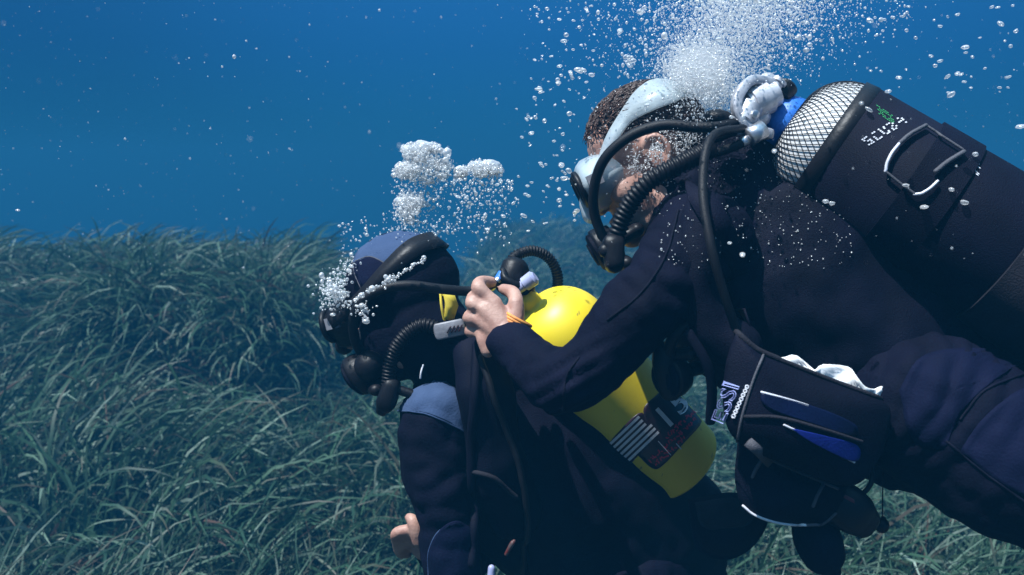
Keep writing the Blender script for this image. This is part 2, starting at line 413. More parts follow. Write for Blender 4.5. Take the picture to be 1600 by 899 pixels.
# clumping: drop points where the clump noise is low
cl = wav(GP[:, 0], GP[:, 1], 9, 8)+.6*wav(GP[:, 0], GP[:, 1], 21, 9)
GP = GP[(cl+RNG.normal(0, .45, len(GP))) > -.45]
KT = 15                                              # blades to a tuft
TC = GP[RNG.permutation(len(GP))[:len(GP)//KT]]; nt_ = len(TC); tid = np.repeat(np.arange(nt_), KT)
GP = TC[tid]+RNG.normal(0, .030, (nt_*KT, 2))*(.7+.25*TC[tid, 1:2])
tf = RNG.normal(0, .75, nt_)[tid]; tb_ = RNG.normal(0, .40, nt_)[tid]; tl_ = RNG.uniform(.75, 1.3, nt_)[tid]; tp_ = RNG.random(nt_)[tid]
n = len(GP); SEG = 8
x0, y0 = GP[:, 0], GP[:, 1]; z0 = ground(x0, y0)
L = RNG.uniform(.36, .74, n)*tl_*(1+.25*wav(x0, y0, 3.3, 1)); wd = RNG.uniform(.0036, .0062, n)*np.where(y0 > 6.5, 1.25+.06*(y0-6.5), 1)
flow = 2.6*wav(x0, y0, 1.7, 2)+1.0*wav(x0, y0, 4.6, 3)+tf+RNG.normal(0, .30, n)-.4
bend = np.clip(RNG.normal(1.95, .35, n)+tb_+.5*wav(x0, y0, 3.1, 4), .8, 3.1)
wild = RNG.random(n) < .08
flow = np.where(wild, RNG.uniform(0, 6.28, n), flow); bend = np.where(wild, RNG.uniform(.7, 3.2, n), bend)
# along the broken edges the leaves hang out over the drop
e0 = ground(x0, y0)-ground(x0, y0-.16); hang = np.clip((e0-.05)/.12, 0, 1)
flow = flow*(1-hang)+hang*(-1.57+RNG.normal(0, .45, n)); bend = bend*(1-hang)+hang*RNG.uniform(1.9, 3.0, n); L = L*(1-.25*hang)
wd = wd*np.where(y0 < 2.7, .70, 1); L = np.minimum(L*1.08, .84); far_ = y0 > 3.7; bend = np.where(far_, np.maximum(bend, 1.35+.3*RNG.random(n)), bend); L = np.where(far_, np.minimum(L*.88, .66), L)
az = flow; phi0 = RNG.normal(.10, .14, n); tw = RNG.uniform(-1, 1, n)*2.2; face = RNG.uniform(-1.2, 1.2, n)
P = np.stack([x0, y0, z0-.02], 1); VV = np.empty((n, SEG+1, 2, 3), np.float32)
sway = RNG.normal(0, .45, n); kink = RNG.uniform(.9, 2.2, n); wob = RNG.uniform(0, 6.28, n)
for i in range(SEG+1):
    t = i/SEG; phi = phi0+bend*t**kink+.16*np.sin(wob+t*5); a = az+sway*t+.25*np.sin(wob*1.7+t*4)*t
    d = np.stack([np.sin(phi)*np.cos(a), np.sin(phi)*np.sin(a), np.cos(phi)], 1)
    side0 = np.stack([-np.sin(a), np.cos(a), 0*a], 1); up0 = np.cross(d, side0)
    th = face+tw*t; sd = side0*np.cos(th)[:, None]+up0*np.sin(th)[:, None]
    wt = wd*(1 if t < .7 else max(.12, 1-((t-.7)/.3)**2.2))*(.75 if i == 0 else 1)
    VV[:, i, 0] = P-sd*wt[:, None]; VV[:, i, 1] = P+sd*wt[:, None]
    P = P+d*(L/SEG)[:, None]
base = (np.arange(n)*(SEG+1)*2)[:, None, None]; k = np.arange(SEG)[None, :, None]*2
Fg = (base+k+np.array([0, 1, 3, 2])[None, None, :]).reshape(-1, 4)
gm = np_mesh('seagrass', VV.reshape(-1, 3), Fg)
ca = gm.color_attributes.new('tone', 'FLOAT_COLOR', 'POINT')
r1 = .55*RNG.random(n)+.45*tp_; pale = np.clip((r1-.40)/.60, 0, 1)**1.9; brown = (RNG.random(n) < .07)*RNG.random(n)
tt = np.linspace(0, 1, SEG+1)
C = np.zeros((n, SEG+1, 2, 4), np.float32)
C[..., 0] = pale[:, None, None]*(.35+.65*tt)[None, :, None]; C[..., 1] = np.clip(brown[:, None]+(RNG.random(n) < .2)[:, None]*np.clip((tt-.7)/.3, 0, 1)[None]*.8, 0, 1)[:, :, None]; C[..., 2] = RNG.random(n)[:, None, None]; C[..., 3] = 1
ca.data.foreach_set('color', C.ravel())
def grass_mat():
    m = bpy.data.materials.new('seagrass blade'); m.use_nodes = True; t = m.node_tree; p = t.nodes['Principled BSDF']
    at_ = t.nodes.new('ShaderNodeAttribute'); at_.attribute_name = 'tone'; s = t.nodes.new('ShaderNodeSeparateColor'); t.links.new(at_.outputs['Color'], s.inputs[0])
    r = t.nodes.new('ShaderNodeValToRGB'); e = r.color_ramp.elements; e[0].color = (.015, .046, .030, 1); e[1].color = (.050, .115, .066, 1); t.links.new(s.outputs[2], r.inputs[0])
    nz = t.nodes.new('ShaderNodeTexNoise'); nz.inputs['Scale'].default_value = 55; co = t.nodes.new('ShaderNodeTexCoord'); t.links.new(co.outputs['Object'], nz.inputs['Vector'])
    mu = t.nodes.new('ShaderNodeMath'); mu.operation = 'MULTIPLY'; mu.inputs[1].default_value = 1.6; mu.use_clamp = True
    m3 = t.nodes.new('ShaderNodeMath'); m3.operation = 'MULTIPLY'; t.links.new(nz.outputs['Fac'], mu.inputs[0]); t.links.new(mu.outputs[0], m3.inputs[0]); t.links.new(s.outputs[0], m3.inputs[1])
    a = t.nodes.new('ShaderNodeMix'); a.data_type = 'RGBA'; t.links.new(m3.outputs[0], a.inputs['Factor']); t.links.new(r.outputs[0], a.inputs['A']); a.inputs['B'].default_value = (.42, .51, .43, 1)
    b = t.nodes.new('ShaderNodeMix'); b.data_type = 'RGBA'; t.links.new(s.outputs[1], b.inputs['Factor']); t.links.new(a.outputs['Result'], b.inputs['A']); b.inputs['B'].default_value = (.10, .06, .045, 1)
    t.links.new(b.outputs['Result'], p.inputs['Base Color']); p.inputs['Roughness'].default_value = .5; p.inputs['Specular IOR Level'].default_value = .25
    tr = t.nodes.new('ShaderNodeBsdfTranslucent'); t.links.new(b.outputs['Result'], tr.inputs[0]); mx = t.nodes.new('ShaderNodeMixShader'); mx.inputs[0].default_value = .3
    t.links.new(p.outputs[0], mx.inputs[1]); t.links.new(tr.outputs[0], mx.inputs[2]); t.links.new(mx.outputs[0], t.nodes['Material Output'].inputs[0])
    return m
grass = link('seagrass', gm, grass_mat()); tag(grass, 'dense meadow of long ribbon seagrass bending over the seabed', 'seagrass', kind='stuff')

# ------------------------------------------------------------------ water that veils what is far
hz = bpy.data.meshes.new('haze'); HX, HY0, HY1, HZ0, HZ1 = 62, -22, 72, float(GZ.min())-1, 2.35
hv = [(x, y, z) for x in (-HX, HX) for y in (HY0, HY1) for z in (HZ0, HZ1)]
hz.from_pydata(hv, [], [(0, 1, 3, 2), (4, 6, 7, 5), (0, 4, 5, 1), (2, 3, 7, 6), (0, 2, 6, 4), (1, 5, 7, 3)])
hm = bpy.data.materials.new('blue water'); hm.use_nodes = True; t = hm.node_tree; t.nodes.clear()
o_ = t.nodes.new('ShaderNodeOutputMaterial'); pv = t.nodes.new('ShaderNodeVolumePrincipled')
pv.inputs['Color'].default_value = (.016, .142, .285, 1); pv.inputs['Density'].default_value = .064; pv.inputs['Absorption Color'].default_value = (0, 0, 0, 1)
t.links.new(pv.outputs[0], o_.inputs['Volume'])
haze = link('haze', hz, hm, smooth=False); haze['kind'] = 'stuff'; haze['label'] = 'clear blue sea water veiling the far meadow'; haze['category'] = 'water'
M['navy_coat'] = material('navy coated cloth', (.0012, .0025, .018), (.002, .005, .034), .5, spec=.2, bump=.3, bscale=300)
# ------------------------------------------------------------------ heads and hands
def head(mb, C, f, u, k, neck_to, neck_r=.056, ears=True):
    s = f.cross(u)
    def L(x, y, z): return C+(f*x+s*y+u*z)*k
    def e(c, r): mb.ell(L(*c), (f*r[0]*k, s*r[1]*k, u*r[2]*k))
    e((-.012, 0, .035), (.098, .076, .086)); e((.042, 0, -.03), (.052, .060, .088)); e((.035, 0, -.085), (.05, .050, .036))
    e((.076, 0, -.103), (.022, .024, .018)); e((.080, 0, .014), (.017, .052, .013)); e((.088, 0, -.066), (.015, .027, .006)); e((.086, 0, -.078), (.014, .023, .006))
    mb.tube([L(.088, 0, .012), L(.104, 0, -.016), L(.116, 0, -.036)], [.010*k, .011*k, .014*k], n=10)
    for y in (-1, 1):
        e((.06, y*.043, -.030), (.027, .025, .028)); e((.104, y*.012, -.042), (.010, .009, .008))
        e((.0, y*.050, -.075), (.03, .012, .03))
        if not ears: continue
        mb.tube([L(-.002, y*.073, -.040), L(-.012, y*.080, -.028), L(-.024, y*.086, -.002), L(-.016, y*.086, .022), L(.004, y*.080, .022), L(.010, y*.075, .002)], .0055*k, n=8, sub=4)
        e((-.006, y*.076, -.008), (.016, .006, .026))
    mb.tube([L(-.02, 0, -.045), L(-.035, 0, -.085), neck_to], [(neck_r*k, neck_r*k)]*2+[(neck_r*1.15, neck_r*1.15)], n=18)
    return L

def second_stage(root, c, f, u, k=1.0, hose_mat=None):
    s = f.cross(u)
    build('housing', MB().lathe(c-f*.020*k, f, [(0, .020*k), (.004*k, .029*k), (.018*k, .034*k), (.030*k, .035*k), (.034*k, .034*k)], 28), M['rubber'], root)
    build('purge_cover', MB().lathe(c+f*.014*k, f, [(0, .031*k), (.005*k, .031*k), (.008*k, .027*k), (.0085*k, .020*k), (.012*k, .018*k), (.013*k, .002*k)], 28), M['nylon'], root, sharp=40)
    build('exhaust_tee', MB().tube([c-s*.036*k-u*.036*k-f*.012*k, c-u*.032*k-f*.006*k, c+s*.036*k-u*.036*k-f*.012*k], [(.011*k, .010*k), (.018*k, .014*k), (.011*k, .010*k)], n=14), M['rubber'], root)
    build('mouthpiece', MB().tube([c-f*.020*k, c-f*.040*k, c-f*.052*k], [(.020*k, .012*k), (.019*k, .011*k), (.022*k, .012*k)], n=16, up=u), M['rubber'], root)
    return s

def mask_on(root, L, f, u, k, frame_mat, skirt_mat, lens_mat):
    s = f.cross(u)
    for y in (-1, 1):
        c = L(.122, y*.036, .002)
        build('lens', MB().lathe(c-f*.002, f, [(0, .026*k), (.003, .0255*k)], 26), lens_mat, root)
        rim = [c+(s*math.cos(a)*.030+u*math.sin(a)*.027)*k for a in np.linspace(0, 2*math.pi, 25)[:-1]]
        build('lens_frame', MB().tube(rim+[rim[0]], .0055*k, n=8, sub=1, cap=None), frame_mat, root)
    # soft skirt: from the frame back to the face, with a nose pocket
    ringA = []; ringB = []
    for a in np.linspace(0, 2*math.pi, 41)[:-1]:
        ca, sa = math.cos(a), math.sin(a)
        ringA.append(L(.120, ca*.070, .002+sa*.031 - (.012 if sa < -.3 and abs(ca) < .5 else 0)))
        ringB.append(L(.062-.012*abs(ca)+.030*(1-abs(ca))**.7, ca*.068, .004+sa*.044))
    n = 40; V = []; Fc = []
    for t_ in (0, .3, .65, 1):
        for a, b in zip(ringA, ringB): V.append(a.lerp(b, t_)+(a-L(.12, 0, 0)).normalized()*(.006*k*math.sin(math.pi*t_)))
    for i in range(3):
        for j in range(n): Fc.append((i*n+j, i*n+(j+1) % n, (i+1)*n+(j+1) % n, (i+1)*n+j))
    mb = MB().add(V, Fc); sk = build('skirt', mb, skirt_mat, root)
    so = sk.modifiers.new('thick', 'SOLIDIFY'); so.thickness = .003
    build('nose_pocket', MB().tube([L(.100, 0, .006), L(.116, 0, -.018), L(.122, 0, -.040)], [(.012*k, .012*k), (.017*k, .016*k), (.021*k, .016*k)], n=14, up=f), skirt_mat, root)
    for y in (-1, 1):
        build('buckle', MB().box(L(.098, y*.077, .004), (f*.012*k, s*.004*k, u*.010*k)), M['plate'], root, smooth=False)

def head_strap(L, k, pts, width, thick=.0025):
    P = [L(*p) for p in pts]; W_ = width if isinstance(width, list) else [width]*len(pts)
    Q = [Vector(p) for p in catmull([tuple(p) for p in P], 6)]; wq = [w_[0] for w_ in catmull([(x, 0) for x in W_], 6)]
    c = L(-.012, 0, .03)
    return strap(Q, [(q-c).normalized() for q in Q], wq, thick)

# ================================================================== the right-hand diver
fB, uB = dirv(-.90, .44, .05), None
uB = dirv(-.44, -.90, 0); uB = (uB-fB*uB.dot(fB)).normalized()
CB = at(1012, 250, 1.40); kB = .95
pb = thing('person', 'bare headed diver in a black wetsuit leaning in from the right to steady another diver', 'person', at(1400, 640, 1.36))
mb = MB(); LB = head(mb, CB, fB, uB, kB, at(1085, 315, 1.40))
# torso, arms and legs under the suit
mb.tube([at(1085, 315, 1.40), at(1125, 350, 1.38), at(1210, 430, 1.37), at(1320, 530, 1.36), at(1430, 600, 1.36)], [(.06, .06), (.12, .075), (.14, .10), (.125, .09), (.13, .10)], n=20, up=FW)
def arm(mb, P, R): mb.tube(P, R, n=14)
armB = [at(1100, 375, 1.25), at(1035, 440, 1.20), at(960, 530, 1.19), at(893, 600, 1.205), at(840, 572, 1.25), at(797, 533, 1.30)]
arm(mb, armB, [.045, .042, .038, .033, .031, .025])
farB = [at(1110, 370, 1.56), at(1010, 480, 1.72), at(945, 560, 1.72), at(925, 590, 1.68), at(900, 575, 1.64)]
arm(mb, farB, [.045, .042, .036, .032, .025])
# left hand, back of the hand to the camera, fingers curled over the valve
W0 = at(797, 533, 1.305)
mcp = [(772, 474, 1.322), (758, 485, 1.318), (751, 501, 1.322), (751, 519, 1.330)]
pip = [(748, 450, 1.328), (738, 474, 1.326), (733.5, 497, 1.330), (735, 518, 1.338)]
dip = [(752, 441, 1.356), (742, 462, 1.360), (739, 490, 1.362), (741, 513, 1.366)]
tip = [(768, 441, 1.372), (757, 461, 1.378), (752, 490, 1.378), (753, 512, 1.380)]
rf = [.0112, .0108, .0104, .0092]
for a, b, c, d, r in zip(mcp, pip, dip, tip, rf):
    mb.tube([W0.lerp(at(*a), .25), W0.lerp(at(*a), .65), at(*a)], [.0150, .0132, r*1.12], n=10)
    mb.tube([at(*a), at(*a).lerp(at(*b), .5), at(*b), at(*c), at(*d)], [r*1.10, r*.95, r*1.04, r*.92, r*.82], n=10, sub=4)
    mb.ell(at(*b)-FW*.001, (RIGHT*r*1.08, UP*r*1.08, FW*r*1.0), 12, 8)
mb.ell(at(777, 506, 1.325), (dirv(-.6, -.8)*.030, dirv(.8, -.6)*.027, FW*.013))
mb.tube([at(762, 548, 1.318), at(757, 530, 1.322), at(752, 519, 1.328)], [.011, .0125, .010], n=10)
mb.tube([at(800, 518, 1.315), at(805, 495, 1.320), at(807, 473, 1.325), at(801, 458, 1.345), at(787, 452, 1.362)], [.015, .0145, .0115, .0112, .0090], n=10)
mb.ell(at(806, 474, 1.324), (RIGHT*.0125, UP*.0125, FW*.012), 12, 8)
mb.ell(at(793, 500, 1.326), (dirv(.3, -1)*.022, dirv(1, .3)*.014, FW*.013))
# far hand, on the other side of the tank
H2 = at(890, 560, 1.62)
mb.ell(H2, (RIGHT*.03, UP*.04, FW*.014))
for i in range(4):
    b0 = H2+RIGHT*(-.024+.015*i)+UP*.035
    mb.tube([b0, b0+UP*.03-FW*.006, b0+UP*.045-FW*.03, b0+UP*.03-FW*.045], [.010, .0095, .0088, .007], n=8)
mb.tube([H2+RIGHT*.02-UP*.02, H2+RIGHT*.05, H2+RIGHT*.06+UP*.03], [.013, .011, .008], n=8)
# legs, trailing out of frame
legN = [at(1440, 640, 1.24), at(1590, 725, 1.20), at(1800, 830, 1.17), at(1980, 800, 1.25), at(2200, 720, 1.42)]
legF = [at(1450, 625, 1.50), at(1600, 700, 1.54), at(1790, 790, 1.58), at(1960, 770, 1.66), at(2120, 720, 1.80)]
for lg in (legN, legF): mb.tube(lg, [.085, .078, .058, .052, .036], n=16)
body_b = remeshed('skin_body', mb, .0032, 3, M['skin'], pb)
# wetsuit
mb = MB()
mb.tube([at(1070, 300, 1.40), at(1125, 345, 1.38), at(1210, 425, 1.37), at(1320, 530, 1.36), at(1430, 600, 1.36), at(1480, 630, 1.36)],
        [(.066, .070), (.165, .100), (.185, .125), (.165, .115), (.17, .120), (.15, .10)], n=24, up=FW)
mb.tube(armB[:5]+[at(803, 538, 1.297)], [.064, .054, .0495, .044, .040, .034], n=18)
mb.ell(at(1095, 375, 1.26), (RIGHT*.068, UP*.070, FW*.07))
mb.tube(farB[:4]+[at(908, 582, 1.65)], [.060, .052, .046, .040, .033], n=14)
for lg in (legN, legF): mb.tube(lg, [.104, .108, .074, .068, .048], n=20)
suit_b = remeshed('wetsuit', mb, .006, 4, M['neoprene'], pb, wrinkle=((.10, .011), (.035, .0055), (.016, .0016)),
                  folds=[(at(893, 590, 1.17), dirv(.5, .85), .020, .0075, .06), (at(1060, 420, 1.15), dirv(-.6, .8), .028, .007, .08), (at(820, 556, 1.24), dirv(-.85, -.5), .014, .0018, .035), (at(1430, 610, 1.15), dirv(.8, .5), .03, .009, .12)])
bv_b = bvh_of(suit_b)
build('thigh_panel', patch(bv_b, [(1405, 610), (1440, 558), (1520, 545), (1600, 560), (1560, 590), (1500, 645), (1475, 700), (1425, 685)], .0018, 1.2), M['navy'], suit_b)
build('thigh_panel', patch(bv_b, [(1500, 705), (1535, 655), (1590, 612), (1650, 600), (1710, 650), (1700, 770), (1640, 790), (1560, 755)], .0018, 1.2), M['navy'], suit_b)
for pth in ([(1500, 655), (1540, 610), (1600, 585)], [(1480, 690), (1540, 740), (1610, 790)], [(1060, 330), (1040, 400), (1000, 460), (950, 500)], [(905, 560), (885, 590), (880, 640)]):
    build('seam', seam(bv_b, pth, .0018, .001, 1.2), M['nylon'], suit_b)
# fins beyond the frame
for lg, nm in ((legN, 'fin'), (legF, 'fin')):
    a = lg[-1]; d = (lg[-1]-lg[-2]).normalized(); sd = d.cross(FW).normalized()
    m_ = MB().tube([a-d*.02, a+d*.12, a+d*.24], [(.045, .05), (.05, .045), (.07, .02)], n=14, up=sd)
    m_.tube([a+d*.2, a+d*.4, a+d*.62], [(.06, .02), (.085, .008), (.10, .004)], n=14, up=sd)
    build(nm, m_, M['rubber'], pb)
# hair: a cap of short wet strands
bvh_head = bvh_of(body_b); sB = fB.cross(uB); strands = MB()
rnd = random.Random(3); cnt = 0
while cnt < 3800:
    th = rnd.uniform(0, 2*math.pi); ph = math.acos(rnd.uniform(-.65, 1)); q = Vector((math.sin(ph)*math.cos(th), math.sin(ph)*math.sin(th), math.cos(ph)))
    if q.z < .42*q.x+.02 and q.x > -.15: continue
    if q.z < -.10-.35*(q.x+.2) and q.x > -.4: continue
    if q.z < -.62: continue
    d = fB*q.x+sB*q.y+uB*q.z; c = LB(-.012, 0, .035); h = bvh_head.ray_cast(c+d*.25, -d, .3)
    if h[0] is None: continue
    nrm = h[1] if h[1].dot(d) > 0 else -h[1]
    fl = (-fB*.9-uB*.45+Vector((rnd.gauss(0, .45), rnd.gauss(0, .45), rnd.gauss(0, .45)))); fl = (fl-nrm*fl.dot(nrm)).normalized()
    ln = rnd.uniform(.010, .024); p0 = h[0]-nrm*.001; p1 = p0+nrm*.005+fl*ln*.5; p2 = p0+nrm*.005+fl*ln
    b = nrm.cross(fl)*.0011
    strands.add([p0-b, p0+b, p0+nrm*.0016, p1-b, p1+b, p1+nrm*.0016, p2], [(0, 1, 4, 3), (1, 2, 5, 4), (2, 0, 3, 5), (3, 4, 6), (4, 5, 6), (5, 3, 6)]); cnt += 1
hair = build('hair', strands, M['hair'], pb)
for y in (-1, 1):
    build('eye', MB().ell(LB(.078, y*.031, -.004), (fB*.012, sB*.012, uB*.012), 14, 10), M['eye'], pb)
wb = MB(); a0 = at(806, 516, 1.312)
ax_ = (at(797, 533, 1.30)-at(812, 500, 1.325)).normalized()
ring = [at(808, 503, 1.322)+(dirv(1, .55)*math.cos(t_)*.021+FW*math.sin(t_)*.022) for t_ in np.linspace(0, 2*math.pi, 29)[:-1]]
for off in (-.004, .0, .004):
    wb.tube([p+dirv(.45, -.9)*off for p in ring]+[ring[0]+dirv(.45, -.9)*off], .0026, n=7, sub=1, cap=None)
tag(build('wrist_band', wb, M['orange']), 'orange corded band round the bare wrist beside the yellow tank', 'wrist band')

# mask of the right-hand diver
mk = thing('diving_mask', 'clear skirted diving mask with dark glass on the bare headed diver', 'diving mask', LB(.12, 0, 0))
mask_on(mk, LB, fB, uB, kB, M['rubber'], M['silicone'], M['lens'])
side = [(.10, .074, .004), (.072, .070, .026), (.045, .072, .050), (.010, .070, .070), (-.026, .068, .080), (-.058, .060, .082), (-.086, .038, .078), (-.106, .0, .066)]
wd_ = [.018, .018, .020, .026, .048, .058, .044, .036]
build('strap', head_strap(LB, kB, side+[(x, -y, z) for (x, y, z) in side[::-1][1:]], wd_+wd_[::-1][1:], thick=.004), M['silicone'], mk)

# ------------------------------------------------------------------ tank on the right-hand diver's back
axB = (at(1306+.857*560, 238+.515*560, 1.20)-at(1306, 238, 1.30)).normalized(); OB = at(1306, 238, 1.30); RB = .100
tb = thing('scuba_tank', 'white scuba tank in black netting strapped on the right diver back', 'scuba tank', OB)
dome = [(-.078*math.sin(a), RB*(.22+.78*math.cos(a)**.8) if a < 1.55 else .022) for a in np.linspace(0, math.pi/2, 14)][::-1]
dome[0] = (-.080, .024)
build('tank_body', MB().lathe(OB, axB, dome+[(.10, RB), (.30, RB), (.48, RB), (.50, RB*.92), (.51, RB*.6)], 56), M['white_paint'], tb)
net = MB(); prof = dome[:]
pt_ = catmull(prof, 2)
refB = (UP-axB*UP.dot(axB)).normalized(); ref2 = axB.cross(refB)
for sgn in (-1, 1):
    for k in range(66):
        P = []
        for i, (tt_, rr_) in enumerate(pt_):
            a = 2*math.pi*k/66+sgn*(.75*(1-i/(len(pt_)-1)))*1.0
            P.append(OB+axB*tt_+(refB*math.cos(a)+ref2*math.sin(a))*(max(rr_, .01)+.0016))
        net.tube(P, .0006, n=4, sub=1, cap=None)
nb = build('net', net, M['rubber'], tb); nb['kind'] = 'stuff'
slv = build('sleeve', MB().lathe(OB, axB, [(.002, RB), (.002, RB+.004), (.20, RB+.0045), (.50, RB+.0045), (.503, RB)], 56, cap=False), M['nylon'], tb)
build('rim', MB().lathe(OB, axB, [(-.020, RB*.99), (-.020, RB+.003), (.0, RB+.005), (.004, RB+.002)], 56, cap=False), M['rubber'], tb)
bv_s = bvh_of(slv); px2 = .93e-3
band = build('cam_strap', MB().lathe(OB+axB*.098, axB, [(0, RB+.004), (0, RB+.0085), (.062, RB+.0085), (.062, RB+.004)], 56, cap=False), M['nylon'], tb, sharp=30)
build('buckle_plate', MB().slab([(1450, 212), (1400, 262), (1428, 290), (1492, 238)], 1.195, .004, .012, gy=-.0004), M['nylon'], band)
cu = at(1478, 218, 1.235)
build('strap_keeper', MB().tube([at(1452, 208, 1.24), at(1500, 238, 1.235)], [(.012, .010), (.013, .011)], n=10, up=FW, power=5), M['rubber'], band)
bv_s2 = bvh_of(slv, band)
def ring_arc(pts, r, mat, dep=1.2): return build('buckle_loop', seam(bv_s2, pts, r, .006, dep), mat, band)
ring_arc([(1404, 226), (1392, 241), (1385, 256), (1383, 268)], .0021, M['white_pipe'])
ring_arc([(1404, 226), (1420, 213), (1443, 201)], .0028, M['web'])
ring_arc([(1428, 304), (1440, 302), (1452, 295), (1463, 285)], .0020, M['white_pipe'])
ring_arc([(1460, 270), (1478, 256), (1502, 242)], .0032, M['web'])
ring_arc([(1443, 201), (1472, 220), (1500, 238)], .002, M['web'])
ring_arc([(1384, 269), (1405, 286), (1428, 303)], .002, M['web'])
build('harness_band', MB().lathe(OB+axB*.262, axB, [(0, RB+.004), (0, RB+.012), (.23, RB+.013), (.23, RB+.004)], 56, cap=False), M['grey_nylon'], tb, sharp=30)
# lettering showing through the mesh
GL = {'S': ['111', '100', '111', '001', '111'], 'C': ['111', '100', '100', '100', '111'], 'U': ['101', '101', '101', '101', '111'], 'B': ['110', '101', '110', '101', '110'], 'A': ['010', '101', '111', '101', '101']}
lt = MB(); 
def cell(x, y, w_, h_, ux, uy):
    q = [(x+ux[0]*a*w_+uy[0]*b*h_, y+ux[1]*a*w_+uy[1]*b*h_) for a, b in ((-.5, -.5), (.5, -.5), (.5, .5), (-.5, .5))]
    lt.add([lay(bv_s, *p, .0012, 1.2) for p in q], [(0, 1, 2, 3)])
ux, uy = (.86, -.51), (.80, .60)
for i, ch in enumerate('SCUBA'):
    for r_, row in enumerate(GL[ch]):
        for c_, v in enumerate(row):
            if v == '1' and rnd.random() < .8: cell(rnd.uniform(-.8, .8)+1352+ux[0]*(i*15+c_*3.7)+uy[0]*(r_*3.3-6), 222+ux[1]*(i*15+c_*3.7)+uy[1]*(r_*3.3-6), 2.7, 2.2, ux, uy)
build('lettering', lt, M['white_print'], slv, smooth=False)
lt = MB()
for i in range(34):
    cell(1496+rnd.uniform(0, 34), 258+rnd.uniform(-6, 16), rnd.uniform(2.5, 5), 2.0, (.86, .45), (.4, .9))
build('printed_patch', lt, M['white_print'], slv, smooth=False)
lt = MB()
for i in range(40):
    if rnd.random() < .35: continue
    cell(1370+(i % 8)*3.3+(i//8)*.8, 166+(i//8)*3.2+(i % 8)*2.2, 2.4, 2.0, (.86, .5), (.5, .86))
build('printed_badge', lt, M['green_print'], slv, smooth=False)
# valve end
nk = OB-axB*.078
build('collar', MB().lathe(nk-axB*.028, axB, [(0, .030), (.0, .036), (.040, .044), (.040, .030)], 28), M['sky_blue'], tb)
vB = nk-axB*.052
vv = build('valve', MB().lathe(vB-axB*.026, axB, [(0, .014), (.004, .022), (.03, .024), (.050, .020)], 22).tube([vB+dirv(-.2, .5, -.8)*.045, vB, vB-dirv(-.35, .75, -.4)*.05], [.016, .018, .014], n=14), M['pale_metal'], tb)
build('valve_knob', MB().lathe(at(1222, 146, 1.30), dirv(.55, -.75, .1), [(-.008, .014), (-.006, .0165), (.014, .0165), (.018, .012)], 12), M['rubber'], vv, sharp=35)

# ------------------------------------------------------------------ breathing regulator of the right-hand diver
rb = thing('breathing_regulator', 'black regulator with hoses curving past the bare headed diver face', 'regulator', at(1150, 190, 1.30))
fa = dirv(-.90, .42, -.1)
fs = build('first_stage', MB().lathe(at(1186, 158, 1.285), fa, [(-.030, .012), (-.028, .019), (-.016, .019), (-.015, .024), (.012, .024), (.013, .021), (.018, .021), (.019, .016), (.026, .015), (.027, .010)], 26), M['pale_metal'], rb, sharp=30)
build('turret', MB().lathe(at(1166, 178, 1.27), dirv(-.5, .8, -.2), [(-.022, .012), (-.014, .012), (-.013, .019), (.014, .019), (.016, .016), (.022, .015), (.023, .008)], 22), M['pale_metal'], fs, sharp=30)
for k_ in range(4):
    a_ = k_*1.57+.4; build('port_plug', MB().lathe(at(1166, 178, 1.27)+(dirv(.8, .5, 0)*math.cos(a_)+FW*math.sin(a_))*.018, dirv(.8, .5, 0)*math.cos(a_)+FW*math.sin(a_), [(0, .006), (.006, .006), (.007, .004)], 8), M['steel'], fs, sharp=30)
yk = MB().tube([at(1214, 134, 1.29), at(1172, 128, 1.275), at(1150, 164, 1.262), at(1168, 200, 1.262), at(1200, 210, 1.27)], [(.006, .010), (.0075, .011), (.007, .010), (.007, .010), (.0075, .010)], n=16, up=FW, power=6)
build('yoke', yk, M['pale_metal'], rb, sharp=35)
build('yoke_screw', MB().lathe(at(1208, 140, 1.285), dirv(.55, -.75, .1), [(-.018, .009), (.010, .009), (.011, .012), (.016, .012)], 14), M['pale_metal'], rb, sharp=30)
build('port_cap', MB().lathe(at(1182, 208, 1.25), dirv(-.85, .5, -.1), [(-.012, .013), (.012, .013), (.014, .009)], 18), M['steel'], rb)
build('dust_cap', MB().ell(at(1124, 187, 1.27), (dirv(1, .2)*.024, dirv(-.2, 1)*.014, FW*.018)), M['rubber'], rb)
for q in ([(1170, 200, 1.262), (1140, 208, 1.255), (1105, 222, 1.25)], [(1178, 212, 1.258), (1150, 228, 1.25), (1115, 240, 1.245)]):
    build('hose', MB().tube([at(*p) for p in q], [.0075, .0065, .0065], n=10), M['hose'], rb)
    build('hose_ferrule', MB().tube([at(*q[0]), at(*q[0]).lerp(at(*q[1]), .6)], .0082, n=10), M['steel'], rb)
build('hose', MB().tube([at(*p) for p in [(1165, 188, 1.27), (1125, 198, 1.25), (1085, 199, 1.255), (1035, 196, 1.265), (985, 213, 1.275), (946, 247, 1.29), (929, 290, 1.31), (929, 335, 1.33), (947, 383, 1.345)]], .0076, n=12, sub=8), M['hose'], rb)
fr_ = dirv(-.85, .50, .05); ur_ = dirv(-.5, -.85, 0)
second_stage(rb, at(948, 386, 1.37), fr_, (ur_-fr_*ur_.dot(fr_)).normalized(), 1.0)
build('hose', MB().tube([at(1165, 200, 1.26), at(1112, 215, 1.20), at(1098, 290, 1.165), at(1110, 380, 1.14), at(1130, 455, 1.15), at(1152, 520, 1.17)], .0062, n=10, sub=8), M['hose'], rb)

